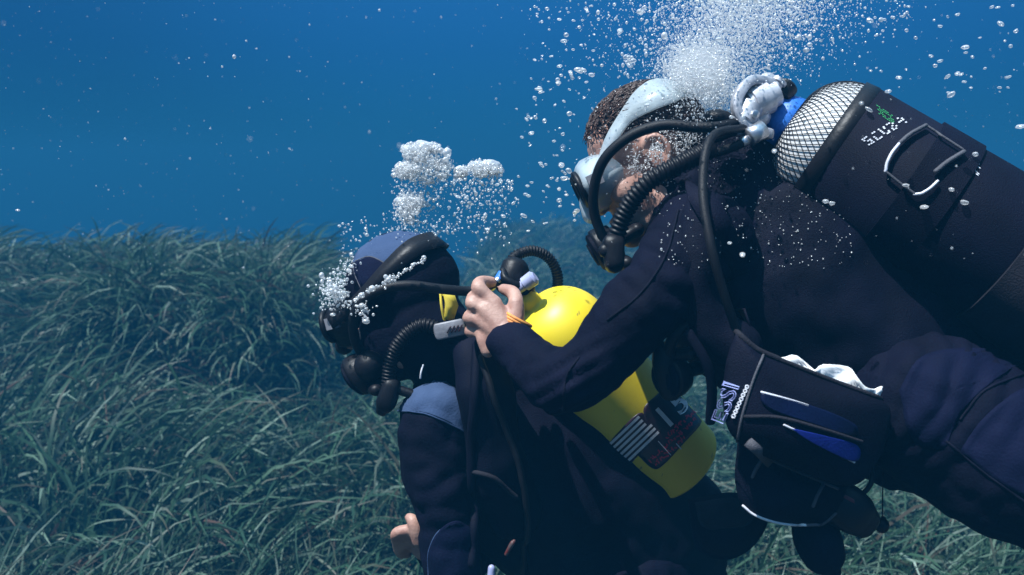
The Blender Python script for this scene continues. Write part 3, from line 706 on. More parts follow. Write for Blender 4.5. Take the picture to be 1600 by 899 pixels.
# ------------------------------------------------------------------ buoyancy vest of the right-hand diver
vb = thing('buoyancy_vest', 'black and blue buoyancy vest with a piped pocket on the right diver', 'buoyancy vest', at(1260, 560, 1.25))
mb = MB()
mb.tube([at(1120, 318, 1.385), at(1190, 385, 1.37), at(1290, 480, 1.36), at(1390, 575, 1.355)], [(.150, .085), (.205, .135), (.192, .135), (.180, .125)], n=24, up=FW)
mb.tube([at(1105, 330, 1.20), at(1090, 420, 1.185), at(1105, 500, 1.20), at(1150, 545, 1.2)], [(.03, .03), (.034, .03), (.036, .03), (.035, .03)], n=12)
shell = remeshed('bladder', mb, .006, 4, M['nylon'], vb, wrinkle=((.12, .014), (.04, .004)))
pk = remeshed('pocket', MB().slab([(1150, 517), (1180, 545), (1260, 578), (1380, 622), (1392, 660), (1370, 720), (1330, 760), (1240, 735), (1150, 690), (1128, 640), (1135, 570)], 1.125, .03, .12, gx=.00006),
        .005, 3, M['nylon'], vb, wrinkle=((.09, .006),))
pouch = remeshed('drop_pouch', MB().slab([(1152, 668), (1230, 715), (1320, 755), (1318, 800), (1285, 822), (1225, 822), (1170, 800), (1148, 755)], 1.18, .03, .06), .005, 3, M['nylon'], vb, wrinkle=((.07, .005),))
bv_p = bvh_of(pk, pouch, shell)
build('pocket_panel', patch(bv_p, [(1189, 614), (1225, 622), (1290, 642), (1335, 664), (1330, 680), (1270, 662), (1210, 642), (1190, 628)], .0025, 1.15), M['navy_coat'], pk)
build('pocket_panel', patch(bv_p, [(1236, 669), (1285, 680), (1335, 694), (1342, 712), (1330, 720), (1290, 702), (1255, 683)], .0025, 1.15), M['blue_panel'], pk)
for pth, r_, mt in (([(1190, 613), (1230, 624), (1262, 634)], .0016, 'white_pipe'), ([(1225, 664), (1262, 682), (1300, 704), (1334, 722)], .0014, 'white_pipe'),
                    ([(1165, 651), (1220, 653), (1290, 672), (1345, 690)], .0026, 'grey_nylon'), ([(1192, 556), (1175, 600), (1160, 650), (1152, 690)], .0018, 'web'),
                    ([(1150, 519), (1180, 546), (1215, 562)], .004, 'grey_nylon'), ([(1215, 562), (1290, 592), (1382, 626)], .0035, 'grey_nylon'),
                    ([(1162, 790), (1180, 804), (1215, 816), (1260, 821)], .0019, 'white_pipe'), ([(1260, 821), (1285, 818), (1305, 802)], .002, 'web'),
                    ([(1205, 720), (1250, 740), (1308, 764)], .002, 'web'), ([(1285, 758), (1276, 775), (1270, 790)], .0025, 'web'), ([(1190, 720), (1182, 732), (1176, 745)], .0025, 'web')):
    build('piping', seam(bv_p, pth, r_, .001, 1.16), M[mt], pk)
build('buckle', strap([lay(bv_p, *q, .002, 1.16) for q in ((1168, 688), (1182, 700), (1200, 722))], [-FW]*3, .013, .005), M['web'], pouch)
# lettering on the vest
def text_mesh(body, size, bevel=0, fill='BOTH', shear=0, bold=0):
    c = bpy.data.curves.new('t', 'FONT'); c.body = body; c.size = size; c.resolution_u = 3; c.fill_mode = fill; c.bevel_depth = bevel; c.bevel_resolution = 0; c.shear = shear; c.offset = bold
    o = bpy.data.objects.new('t', c); COL.objects.link(o); bpy.context.view_layer.update()
    me = bpy.data.meshes.new_from_object(o.evaluated_get(bpy.context.evaluated_depsgraph_get()))
    v = [tuple(x.co) for x in me.vertices]; f = [tuple(p.vertices) for p in me.polygons]
    bpy.data.objects.remove(o); bpy.data.curves.remove(c); bpy.data.meshes.remove(me); return v, f
def lay_text(name, body, size, o, ex, ey, bvh, off, dflt, mat, parent, bevel=0, fill='BOTH', sx_=1.0):
    v, f = text_mesh(body, size, bevel, fill)
    V = [lay(bvh, o[0]+ex[0]*x*sx_+ey[0]*y, o[1]+ex[1]*x*sx_+ey[1]*y, off+(z*.001 if bevel else 0), dflt) for (x, y, z) in v]
    return build(name, MB().add(V, f), mat, parent, smooth=False)
lay_text('logo_lettering', 'ESSI', 38, (1133, 664), (.36, -.93), (-.86, -.25), bv_p, .003, 1.15, M['lilac_print'], pk, bevel=.8, fill='NONE', sx_=1.05)
lay_text('small_lettering', 'oooooooo', 13.5, (1149, 654), (.40, -.91), (-.88, -.35), bv_p, .003, 1.15, M['white_print'], pk, bevel=.5, fill='NONE', sx_=.95)
# shoulder straps and rings of the harness
bv_v = bvh_of(shell, suit_b)
Q = [lay(bv_v, q[0], q[1], .003, 1.2) for q in catmull([(1072, 275), (1110, 335), (1148, 420), (1165, 505)], 8)]
build('webbing_strap', strap(Q, [-FW]*len(Q), .034, .003), M['nylon'], vb)
build('chest_strap', MB().tube([at(1075, 520, 1.17), at(1100, 560, 1.17), at(1112, 600, 1.18), at(1110, 660, 1.2)], [(.007, .004)]*4, n=8, up=FW), M['nylon'], vb)
# corrugated inflator hose over the shoulder
ih = build('inflator_hose', corrugated(MB(), [at(1105, 236, 1.24), at(1062, 257, 1.235), at(1012, 286, 1.245), at(978, 330, 1.265), at(958, 385, 1.28)], .0125), M['rubber'], vb)
build('inflator_handset', MB().tube([at(958, 382, 1.275), at(960, 412, 1.27)], [(.016, .019), (.014, .016)], n=12, up=FW, power=4).ell(at(946, 392, 1.265), (RIGHT*.010, UP*.010, FW*.008)), M['rubber'], ih)

# white sheet sticking out of the pocket
sh = MB(); NX, NY = 26, 7
top = [(1218, 559), (1245, 557), (1268, 574), (1274, 578), (1285, 570), (1325, 573), (1340, 590), (1352, 604), (1366, 608), (1380, 606)]
bot = [(1218, 566), (1245, 580), (1268, 590), (1280, 595), (1295, 601), (1318, 611), (1330, 617), (1343, 625), (1358, 624), (1374, 613)]
T_ = catmull(top, 3); B_ = catmull(bot, 3); V = []; Fc = []
for i in range(len(T_)):
    for j in range(NY):
        k_ = j/(NY-1); q = np.array(T_[i])*(1-k_)+np.array(B_[i])*k_; q[1] += 12*(max(0, k_-.75)/.25)
        V.append(at(q[0], q[1], 1.138+.010*math.sin(i*.55)*(1-k_)+.006*k_+.003*math.sin(i*1.3+j)))
for i in range(len(T_)-1):
    for j in range(NY-1): Fc.append((i*NY+j, i*NY+j+1, (i+1)*NY+j+1, (i+1)*NY+j))
sheet = build('plastic_sheet', MB().add(V, Fc), M['paper']); so = sheet.modifiers.new('thick', 'SOLIDIFY'); so.thickness = .0025
tag(sheet, 'crumpled white plastic sheet sticking out of the vest pocket', 'sheet')

# things dangling under the right-hand diver
oc = thing('spare_regulator', 'black spare regulator hanging in front of the lower yellow tank', 'regulator', at(1048, 600, 1.22))
second_stage(oc, at(1052, 588, 1.22), dirv(-.8, .2, -.5), dirv(.2, .8, .1).cross(dirv(-.8, .2, -.5)).cross(dirv(-.8, .2, -.5)).normalized()*-1, .85)
build('hose', MB().tube([at(1052, 575, 1.22), at(1046, 545, 1.20), at(1058, 520, 1.19), at(1085, 500, 1.19)], .008, n=10), M['hose'], oc)
build('holder', MB().tube([at(1035, 545, 1.21), at(1040, 570, 1.21), at(1048, 612, 1.215)], [(.010, .014), (.014, .018), (.013, .016)], n=12), M['rubber'], oc)
gc = thing('gauge_console', 'black gauge console with dull red edge hanging below the vest', 'gauge', at(1310, 790, 1.2))
build('console_body', MB().tube([at(1296, 775, 1.20), at(1325, 795, 1.20), at(1345, 812, 1.205)], [(.028, .026), (.031, .030), (.024, .022)], n=16, up=FW, power=3), M['rubber'], gc)
build('console_edge', MB().tube([at(1312, 772, 1.178), at(1335, 785, 1.176), at(1352, 800, 1.182)], [.004, .005, .004], n=8), material('dull red rubber', (.07, .006, .012), (.11, .01, .02), .5), gc)
build('hose', MB().tube([at(1318, 765, 1.20), at(1345, 772, 1.20), at(1361, 755, 1.20), at(1362, 735, 1.21)], .0035, n=8), M['hose'], gc)
gl = thing('glove_pouch', 'black padded pouch hanging below the gauge console', 'pouch', at(1285, 850, 1.22))
build('pouch_body', MB().tube([at(1268, 812, 1.22), at(1278, 845, 1.22), at(1292, 878, 1.22), at(1298, 892, 1.22)], [(.028, .026), (.032, .034), (.026, .026), (.014, .014)], n=16, up=FW), M['nylon'], gl)
build('pouch_strap', MB().tube([at(1262, 800, 1.20), at(1278, 800, 1.19), at(1290, 812, 1.195)], [(.006, .003)]*3, n=8), M['web'], gl)
pw = thing('weight_pouch', 'dark lead weight pouch hanging between the divers hips', 'pouch', at(1140, 830, 1.3))
build('pouch_body', MB().slab([(1075, 780), (1150, 770), (1200, 800), (1185, 845), (1150, 872), (1115, 872), (1085, 850)], 1.32, .03, .05), M['nylon'], pw)
build('pouch_flap', MB().slab([(1085, 785), (1150, 778), (1180, 800), (1160, 825), (1100, 825)], 1.292, .008, .01), M['grey_nylon'], pw)
hb = thing('weight_ball', 'small dark ball hanging on a thin line below the vest', 'weight', at(1378, 820, 1.25))
build('ball', MB().ell(at(1378, 821, 1.25), (RIGHT*.010, UP*.011, FW*.010), 16, 12).ell(at(1380, 812, 1.25), (RIGHT*.004, UP*.005, FW*.004), 10, 8), M['rubber'], hb)
build('line', MB().tube([at(1380, 735, 1.26), at(1379, 780, 1.252), at(1379, 812, 1.25)], .0009, n=6), M['rubber'], hb)

# ================================================================== the left-hand diver
fA = dirv(-.94, .26, .22); uA = dirv(-.26, -.96, 0); uA = (uA-fA*uA.dot(fA)).normalized()
CA = at(626, 480, 1.50); kA = .95
pa = thing('person', 'hooded diver in a black and blue wetsuit kneeling with the head turned to the meadow', 'person', at(1000, 900, 1.66))
mb = MB(); LA = head(mb, CA, fA, uA, kA, at(715, 560, 1.56), ears=False)
mb.tube([at(715, 560, 1.56), at(765, 610, 1.58), at(850, 720, 1.62), at(960, 850, 1.68), at(1010, 930, 1.72)], [(.06, .06), (.12, .07), (.13, .09), (.12, .09), (.13, .10)], n=20, up=FW)
armA = [at(680, 655, 1.43), at(682, 720, 1.42), at(700, 830, 1.42), at(708, 925, 1.43), at(690, 960, 1.52)]
mb.tube(armA, [.042, .040, .036, .032, .028], n=14)
farA = [at(740, 640, 1.74), at(735, 760, 1.74), at(745, 860, 1.68), at(705, 868, 1.58), at(664, 852, 1.52)]
mb.tube(farA, [.042, .040, .036, .031, .026], n=14)
# far hand: loosely closed fist beside the near arm
mb.ell(at(648, 838, 1.51), (dirv(-.9, -.45)*.021, dirv(.45, -.9)*.018, FW*.022))
for i in range(4):
    q = lambda x, y, d: at(x+1.5*i, y+6.5*i, d+.010*i)
    mb.tube([q(647, 834, 1.488), q(634, 829, 1.480), q(619, 834, 1.484), q(621, 845, 1.500), q(633, 847, 1.508)], [.0105, .0100, .0098, .0088, .0075], n=10, sub=4)
mb.tube([at(655, 845, 1.475), at(650, 828, 1.468), at(645, 814, 1.470), at(640, 809, 1.478)], [.013, .0115, .0108, .0085], n=10)
thA = [[at(990, 900, 1.62), at(960, 1080, 1.50), at(1060, 1130, 1.75), at(1250, 1110, 2.05)], [at(1040, 890, 1.84), at(1010, 1060, 1.78), at(1120, 1090, 2.02), at(1290, 1060, 2.32)]]
for lg in thA: mb.tube(lg, [.085, .062, .055, .038], n=14)
body_a = remeshed('skin_body', mb, .0034, 3, M['skin'], pa)
mb = MB()
mb.tube([at(700, 560, 1.56), at(765, 620, 1.58), at(850, 720, 1.62), at(960, 850, 1.68), at(1015, 935, 1.72)], [(.075, .075), (.165, .085), (.165, .105), (.155, .11), (.16, .12)], n=24, up=FW)
mb.tube(armA, [.058, .055, .050, .044, .036], n=18); mb.ell(at(683, 655, 1.45), (RIGHT*.056, UP*.062, FW*.06))
mb.tube(farA[:4]+[at(674, 857, 1.535)], [.056, .052, .047, .042, .033], n=14)
for lg in thA: mb.tube(lg, [.105, .078, .066, .048], n=16)
suit_a = remeshed('wetsuit', mb, .006, 4, M['neoprene'], pa, wrinkle=((.09, .009), (.03, .005), (.015, .0015)),
                  folds=[(at(690, 790, 1.37), dirv(.35, .94), .034, .0045, .07), (at(700, 690, 1.37), dirv(-.5, .85), .030, .003, .05)])
bv_a = bvh_of(suit_a)
build('shoulder_panel', patch(bv_a, [(616, 645), (630, 606), (672, 588), (706, 602), (718, 635), (725, 674), (700, 660), (660, 645)], .003, 1.4), M['slate_blue'], suit_a)
build('sleeve_panel', patch(bv_a, [(672, 899), (672, 860), (690, 825), (720, 815), (745, 850), (748, 920), (700, 930)], .003, 1.4), M['navy'], suit_a)
for pth in ([(622, 642), (660, 646), (700, 662), (725, 675)], [(716, 635), (722, 655), (726, 676)], [(671, 899), (671, 862), (682, 835), (700, 820)]):
    build('seam', seam(bv_a, pth, .0013, .002, 1.4), M['slate_blue'], suit_a)
for lg in thA:
    a = lg[-1]; d = (lg[-1]-lg[-2]).normalized(); sd = d.cross(UP).normalized()
    m_ = MB().tube([a-d*.02, a+d*.12, a+d*.24], [(.045, .05), (.05, .045), (.07, .02)], n=14, up=UP)
    m_.tube([a+d*.2, a+d*.4, a+d*.6], [(.06, .02), (.085, .008), (.10, .004)], n=14, up=UP)
    build('fin', m_, M['rubber'], pa)
# hood
mb = MB(); sA = fA.cross(uA)
mb.ell(LA(-.014, 0, .035), (fA*.100, sA*.080, uA*.090)); mb.ell(LA(.030, 0, -.035), (fA*.066, sA*.072, uA*.09)); mb.ell(LA(.03, 0, -.085), (fA*.052, sA*.056, uA*.042))
mb.tube([LA(-.03, 0, -.03), LA(-.05, 0, -.085), at(722, 568, 1.56), at(760, 600, 1.58)], [.074, .072, .084, .10], n=20)
hood = remeshed('hood', mb, .004, 5, M['neoprene'], pa, wrinkle=((.06, .004),))
bv_h = bvh_of(hood)
build('hood_panel', patch(bv_h, [(552, 412), (566, 378), (604, 355), (645, 358), (672, 384), (640, 398), (612, 418), (598, 410), (575, 402)], .0025, 1.45), M['slate_blue'], hood)
build('hood_panel', patch(bv_h, [(566, 452), (552, 425), (560, 408), (578, 402), (602, 412), (610, 424), (596, 445), (580, 458)], .0025, 1.45), M['navy'], hood)
for pth in ([(553, 410), (556, 430), (566, 452)], [(556, 409), (578, 402), (600, 411), (611, 421)]):
    build('seam', seam(bv_h, pth, .0011, .002, 1.45), M['web'], hood)
ma = thing('diving_mask', 'black diving mask on the hooded diver face', 'diving mask', LA(.12, 0, 0))
mask_on(ma, LA, fA, uA, kA, M['rubber'], M['rubber'], M['lens'])
sd_ = [(.10, .080, .004), (.06, .086, .018), (.02, .088, .038), (-.03, .084, .066), (-.075, .060, .090), (-.100, 0, .095)]
build('strap', head_strap(LA, kA, sd_+[(x, -y, z) for (x, y, z) in sd_[::-1][1:]], [.020, .020, .022, .028, .034, .036, .034, .028, .022, .020, .020]), M['rubber'], ma)

# yellow tank
pA = lambda p, t_: (.74*p+.67*t_, -.67*p+.74*t_)
OA = at(*pA(299, 984), 1.49); EA = at(*pA(299, 1250), 1.60); axA = (EA-OA).normalized(); LA_ = (EA-OA).length; RA = .0845
ta = thing('scuba_tank', 'bright yellow scuba tank with a black and red numbered sticker', 'scuba tank', OA)
domeA = [(-.080*math.sin(a), RA*max(.22, math.cos(a)**.75)) for a in np.linspace(0, math.pi/2, 16)][::-1]
domeA = [(-.104, .0165), (-.086, .018)]+domeA[1:]
tbody = build('tank_body', MB().lathe(OA, axA, domeA+[(LA_*.5, RA), (LA_-.006, RA), (LA_, RA-.004), (LA_+.002, RA*.7)], 64), M['yellow'], ta)
bv_t = bvh_of(tbody)
def tpatch(poly, off, mat, name, par): 
    P_ = [pA(*q) for q in poly]; return build(name, patch(bv_t, P_, off, 1.5, rings=8, per=4, thick=.0004), mat, par)
stk = tpatch([(262, 1196), (300, 1192), (306, 1168), (318, 1150), (340, 1148), (360, 1150), (371, 1160), (372, 1200), (371, 1226), (330, 1232), (280, 1236), (265, 1228)], .0012, M['black_print'], 'sticker', tbody)
bk = tpatch([(236, 1153), (306, 1150), (309, 1172), (309, 1197), (262, 1199), (236, 1197)], .0010, M['black_print'], 'printed_block', tbody)
def tstroke(p0, p1, w_, off, mb_):
    (a, b), (c, d) = p0, p1; n_ = max(2, int(math.hypot(c-a, d-b)/5)); ln = math.hypot(c-a, d-b); ex, ey = -(d-b)/ln*w_/2, (c-a)/ln*w_/2; V = []
    for i in range(n_+1):
        k_ = i/n_
        for s_ in (-1, 1): V.append(lay(bv_t, *pA(a+(c-a)*k_+ex*s_, b+(d-b)*k_+ey*s_), off, 1.5))
    mb_.add(V, [(2*i, 2*i+1, 2*i+3, 2*i+2) for i in range(n_)])
m_ = MB()
for i in range(6):
    tstroke((234+(5 if i % 2 else 0), 1156+7.6*i), (304 if i < 3 else 310, 1154+7.6*i), 4.2, .0022, m_)
build('printed_lines', m_, M['white_print'], bk, smooth=False)
m_ = MB(); r9 = random.Random(5)
for row, (t0, p0, p1) in enumerate(((1206, 312, 369), (1216, 268, 366), (1226, 272, 330))):
    p = p0
    while p < p1:
        for k_ in range(2): tstroke((p+r9.uniform(-1, 3), t0+r9.uniform(-4, 4)), (p+r9.uniform(0, 5), t0+r9.uniform(-4, 4.5)), 2.0, .0022, m_)
        p += r9.uniform(3.5, 6)
build('red_lettering', m_, M['red_print'], stk, smooth=False)
def tank_text(body, p, t_, size, off):
    v, f = text_mesh(body, size, bold=.9); v2 = [lay(bv_t, *pA(p+x, t_-y), off, 1.5) for (x, y, z) in v]
    return build('number', MB().add(v2, f), M['white_print'], stk, smooth=False)
tank_text('1', 319, 1198, 50, .0026); tank_text('5', 350, 1196, 50, .0026)
m_ = MB(); tstroke((300, 1202), (300, 1232), 1.0, .0024, m_); tstroke((318, 1224), (318, 1236), 1.6, .0024, m_); build('printed_lines', m_, M['white_print'], stk, smooth=False)
# valve, knobs and first stage
vA = at(*pA(299, 868), 1.462)
va = build('valve', MB().lathe(vA-axA*.02, axA, [(0, .016), (.002, .019), (.03, .019), (.032, .015), (.05, .015)], 20).tube([at(786, 446, 1.45), at(806, 440, 1.455), at(824, 452, 1.455)], [.013, .016, .013], n=14), M['rubber'], ta)
build('valve_knob', MB().lathe(at(826, 440, 1.43), dirv(.75, -.55, -.25), [(-.026, .0085), (-.010, .0085), (-.008, .012), (.010, .0125), (.014, .008)], 16), M['lilac'], va, sharp=35)
ra = thing('breathing_regulator', 'black regulator with coiled hose on the yellow tank valve', 'regulator', at(800, 420, 1.46))
build('first_stage', MB().lathe(at(803, 424, 1.46), dirv(.35, -.9, .1), [(-.018, .014), (-.016, .022), (.010, .023), (.018, .017), (.022, .010)], 22), M['rubber'], ra, sharp=40)
build('yoke', MB().tube([at(822, 446, 1.44), at(806, 446, 1.43), at(790, 436, 1.43), at(786, 424, 1.44)], [.006, .007, .007, .006], n=10), M['rubber'], ra)
build('port_fitting', MB().lathe(at(783, 433, 1.44), dirv(.5, -.85, 0), [(-.014, .006), (-.012, .0085), (.006, .0085), (.012, .005)], 14), M['sky_blue'], ra, sharp=40)
build('port_fitting', MB().lathe(at(771, 445, 1.43), dirv(-.6, .6, -.2), [(-.012, .006), (.006, .0075), (.012, .005)], 14), M['steel'], ra, sharp=40)
build('hose', corrugated(MB(), [at(795, 416, 1.46), at(806, 400, 1.47), at(832, 392, 1.48), at(857, 403, 1.49), at(871, 430, 1.50), at(868, 465, 1.52), at(855, 500, 1.56)], .0085, pitch=.005), M['hose'], ra)
build('hose', MB().tube([at(*p) for p in [(790, 436, 1.45), (760, 448, 1.42), (735, 455, 1.42), (690, 452, 1.40), (640, 446, 1.39), (598, 452, 1.39), (566, 470, 1.395), (552, 500, 1.41), (556, 535, 1.44), (570, 560, 1.46)]], .0080, n=12, sub=8), M['hose'], ra)
f2 = dirv(-.80, .58, .1); u2 = dirv(-.58, -.80, 0); u2 = (u2-f2*u2.dot(f2)).normalized()
second_stage(ra, at(566, 582, 1.47), f2, u2, 1.02)
build('swivel', MB().ell(at(578, 572, 1.445), (RIGHT*.026, UP*.026, FW*.024), 18, 12), M['rubber'], ra)

# vest of the left-hand diver
va_ = thing('buoyancy_vest', 'black buoyancy vest under the yellow tank with hose and clips', 'buoyancy vest', at(860, 760, 1.6))
mb = MB()
mb.tube([at(748, 560, 1.58), at(800, 640, 1.58), at(880, 740, 1.62), at(985, 850, 1.67), at(1020, 905, 1.70)], [(.10, .070), (.195, .112), (.205, .150), (.19, .130), (.16, .10)], n=24, up=FW)
mb.tube([at(700, 520, 1.46), at(745, 545, 1.41), at(760, 620, 1.395), at(775, 720, 1.42), at(800, 800, 1.45)], [(.03, .018), (.038, .03), (.045, .036), (.05, .045), (.05, .05)], n=14)
sh_a = remeshed('bladder', mb, .006, 4, M['nylon'], va_, wrinkle=((.11, .012), (.04, .004)))
bv_va = bvh_of(sh_a, suit_a)
build('hose', seam(bv_va, [(748, 562), (765, 610), (785, 665), (803, 715), (816, 770), (821, 830), (820, 899)], .0055, .007, 1.4), M['hose'], va_)
build('webbing_strap', seam(bv_va, [(735, 735), (770, 745), (790, 762), (805, 775)], .004, .003, 1.4), M['grey_nylon'], va_)
build('webbing_strap', seam(bv_va, [(745, 540), (742, 620), (738, 700), (740, 800), (735, 880)], .008, .002, 1.4), M['nylon'], va_)
cl = build('clip_plate', MB().tube([at(683, 519, 1.388), at(722, 511, 1.388)], [(.013, .005), (.013, .005)], n=12, up=FW, sub=2, power=6), M['plate'], va_)
for i in range(4):
    build('slot', MB().tube([at(699+i*6, 520-i*1.0, 1.381), at(704+i*6, 511-i*1.0, 1.381)], [(.0013, .0013)]*2, n=6), M['black_print'], cl)
build('inflator_hose', corrugated(MB(), [at(690, 516, 1.40), at(660, 508, 1.40), at(632, 525, 1.40), at(612, 560, 1.405), at(606, 605, 1.41)], .0105, pitch=.0055), M['rubber'], va_)
build('inflator_handset', MB().tube([at(612, 602, 1.41), at(604, 628, 1.412), at(598, 640, 1.415)], [(.014, .017), (.016, .020), (.010, .013)], n=14, up=FW, power=3).tube([at(612, 606, 1.41), at(650, 618, 1.41)], .008, n=8), M['rubber'], va_)
build('reflective_tab', MB().tube([at(661, 571, 1.41), at(658, 582, 1.408), at(657, 591, 1.41)], [(.0016, .0016)]*3, n=6), M['white_pipe'], va_)
build('clip', MB().tube([at(791, 866, 1.40), at(800, 850, 1.395), at(803, 846, 1.395)], [(.004, .003), (.005, .004), (.003, .003)], n=10), material('faded red plastic', (.10, .015, .012), (.07, .06, .06), .5, scale=150), va_)
build('clip', MB().tube([at(767, 905, 1.385), at(768, 888, 1.385)], [.006, .0055], n=12), M['lilac'], va_)
yt = thing('mouthpiece_holder', 'yellow silicone necklace strap standing behind the hooded diver neck', 'holder', at(695, 480, 1.5))
build('loop', strap([at(690, 456, 1.435), at(700, 459, 1.43), at(705, 478, 1.43), at(701, 494, 1.432), at(694, 504, 1.435)], [dirv(.5, .2, -.9)]*5, [.012, .018, .022, .018, .010], .004), M['yellow_rub'], yt)
build('edge', MB().tube([at(688, 457, 1.428), at(690, 480, 1.424), at(695, 505, 1.43)], .0022, n=7), M['yellow_rub'], yt)

# ------------------------------------------------------------------ bubbles
def ico(sub):
    bm = bmesh.new(); bmesh.ops.create_icosphere(bm, subdivisions=sub, radius=1); v = np.array([x.co[:] for x in bm.verts]); f = np.array([[q.index for q in p.verts] for p in bm.faces]); bm.free(); return v, f
IC = {1: ico(1), 2: ico(2), 3: ico(3)}
def cloud(name, pts, rad, sub, label, cat='bubbles', stretch=.25, mat='froth'):
    v, f = IC[sub]; n = len(pts); q = np.repeat(v[None], n, 0)*RNG.uniform(1-stretch, 1+stretch, (n, 1, 3))
    X = q*np.asarray(rad)[:, None, None]+np.asarray(pts)[:, None, :]
    Fc = (f[None]+(np.arange(n)*len(v))[:, None, None]).reshape(-1, 3); c = X.reshape(-1, 3).mean(0)
    o = link(name, np_mesh(name, X.reshape(-1, 3), Fc), M[mat], origin=c); tag(o, label, cat, kind='stuff'); return o
def world(P): return np.array([at(*p)[:] for p in P])
def gauss(n, c, s): return RNG.normal(0, 1, (n, 3))*np.array(s)+np.array(c)
# plume over the right-hand diver
def plume(n, spread=1.0):
    t_ = RNG.random(n)**.9; cx = 1095+100*t_; cy = 175-270*t_; s = (34+95*t_)*spread
    return np.stack([cx+RNG.normal(0, 1, n)*s, cy+RNG.normal(0, 22, n), 1.46+RNG.normal(0, .12, n)], 1)
pts = np.concatenate([plume(12000, .6), plume(9000, 1.35), gauss(8000, (1088, 112, 1.42), (22, 20, .13)), gauss(2500, (1195, 10, 1.45), (60, 30, .14)), gauss(2200, (1105, 150, 1.42), (30, 24, .10)), gauss(700, (1180, 5, 1.45), (60, 25, .06))])
cloud('bubble_plume', world(pts), .00072*np.exp(RNG.normal(0, .50, len(pts))), 1, 'dense white plume of fine bubbles rising above the bare headed diver')
pts = np.concatenate([gauss(13000, (1090, 110, 1.44), (25, 21, .15)), gauss(4000, (1125, 60, 1.46), (50, 40, .15))])
cloud('bubble_burst', world(pts), .0005*np.exp(RNG.normal(0, .35, len(pts))), 1, 'blown out white burst of micro bubbles just above the bare headed diver nape')
pts = np.concatenate([plume(650, 1.3), gauss(160, (1088, 112, 1.40), (22, 20, .03))]); cloud('bubble_plume', world(pts), .0021*np.exp(RNG.normal(0, .3, len(pts))), 2, 'larger bright bubbles mixed into the plume above the bare headed diver', stretch=.4)
# fine bubbles on and round the divers
P = []
for _ in range(520):
    x, y = RNG.uniform(1030, 1330), RNG.uniform(180, 420); q = lay(bv_v, x, y, .0015, 0)
    if (q-CAM).length > .6: P.append(q[:])
for _ in range(700):
    x, y = RNG.normal(1055, 30), RNG.normal(225, 22); P.append(lay(bvh_head, x, y, .012+RNG.random()*.02, 1.32)[:])
for _ in range(260):
    x, y = RNG.uniform(930, 1080), RNG.uniform(140, 330); P.append(lay(bvh_head, x, y, .008, 1.34)[:])
for _ in range(900):
    k_ = RNG.random(); x, y = 985+95*k_+RNG.normal(0, 9), 262-48*k_+RNG.normal(0, 14); P.append(lay(bvh_head, x, y, .012+RNG.random()*.014, 1.33)[:])
P = np.array(P); cloud('clinging_bubbles', P, .00075*np.exp(RNG.normal(0, .35, len(P))), 1, 'fine bubbles clinging to the wet suit and hair of the right diver')
# cloud of exhaled air over the left-hand diver
pts = []; rad = []; tops = []
def blob(n, c, s, r, hollow=.5):
    for _ in range(n):
        d = RNG.normal(0, 1, 3); d /= np.linalg.norm(d); k_ = (hollow+(1-hollow)*RNG.random())
        pts.append((c[0]+d[0]*s[0]*k_, c[1]+d[1]*s[1]*k_, c[2]+d[2]*s[0]*.0019*k_)); rad.append(r*math.exp(RNG.normal(0, .45)))
for c, s, n_ in (((650, 236, 1.55), (26, 15), 500), ((677, 232, 1.55), (13, 10), 200), ((632, 268, 1.54), (20, 16), 380), ((660, 262, 1.56), (34, 30), 620), ((692, 262, 1.55), (18, 26), 260),
                ((720, 270, 1.55), (12, 12), 180), ((752, 264, 1.55), (26, 15), 420), ((770, 268, 1.56), (18, 14), 200), ((640, 318, 1.54), (26, 20), 420), ((636, 335, 1.53), (20, 18), 200)):
    blob(int(n_*1.2), c, s, .0011, .30); blob(int(n_*.10), c, s, .0023, .5); tops.append((c, s, n_))
for _ in range(900):
    x = RNG.uniform(615, 800); top_ = 262 if x < 710 else 280
    y = top_+abs(RNG.normal(0, 45)); pts.append((x+RNG.normal(0, 6), y, 1.55+RNG.normal(0, .05))); rad.append(.0013*math.exp(RNG.normal(0, .45)))
for _ in range(220):
    pts.append((RNG.normal(640, 22), RNG.uniform(330, 380), 1.52+RNG.normal(0, .04))); rad.append(.0011*math.exp(RNG.normal(0, .4)))
caps = [(640, 236, 1.545, .013), (662, 230, 1.55, .015), (680, 234, 1.55, .010), (628, 262, 1.54, .010), (645, 262, 1.53, .009), (690, 255, 1.55, .010), (720, 266, 1.55, .010), (744, 260, 1.55, .012), (766, 259, 1.55, .014), (778, 268, 1.55, .008), (630, 315, 1.53, .011), (650, 322, 1.53, .010), (672, 285, 1.54, .007), (655, 250, 1.53, .008)]
v3, f3 = ico(3); X3 = []; F3 = []
for q_, (x, y, d, r) in enumerate(caps):
    o3 = Vector((q_*3.1, 1.7, q_)); c3 = at(x, y, d)
    for p in v3:
        k_ = 1+.35*noise.noise(Vector(p)*1.6+o3)+.12*noise.noise(Vector(p)*4+o3)
        X3.append(c3+Vector((p[0]*1.2, p[1]*1.1, p[2]*(.75 if p[2] > 0 else .45)))*(r*k_))
    F3 += [tuple(i_+q_*len(v3) for i_ in t3) for t3 in f3]
    for _ in range(30):
        dd = RNG.normal(0, 1, 3); dd /= np.linalg.norm(dd); pts.append((x+dd[0]*r*950, y-abs(dd[1])*r*600+4, d+dd[2]*r)); rad.append(.0010*math.exp(RNG.normal(0, .4)))
fz = []
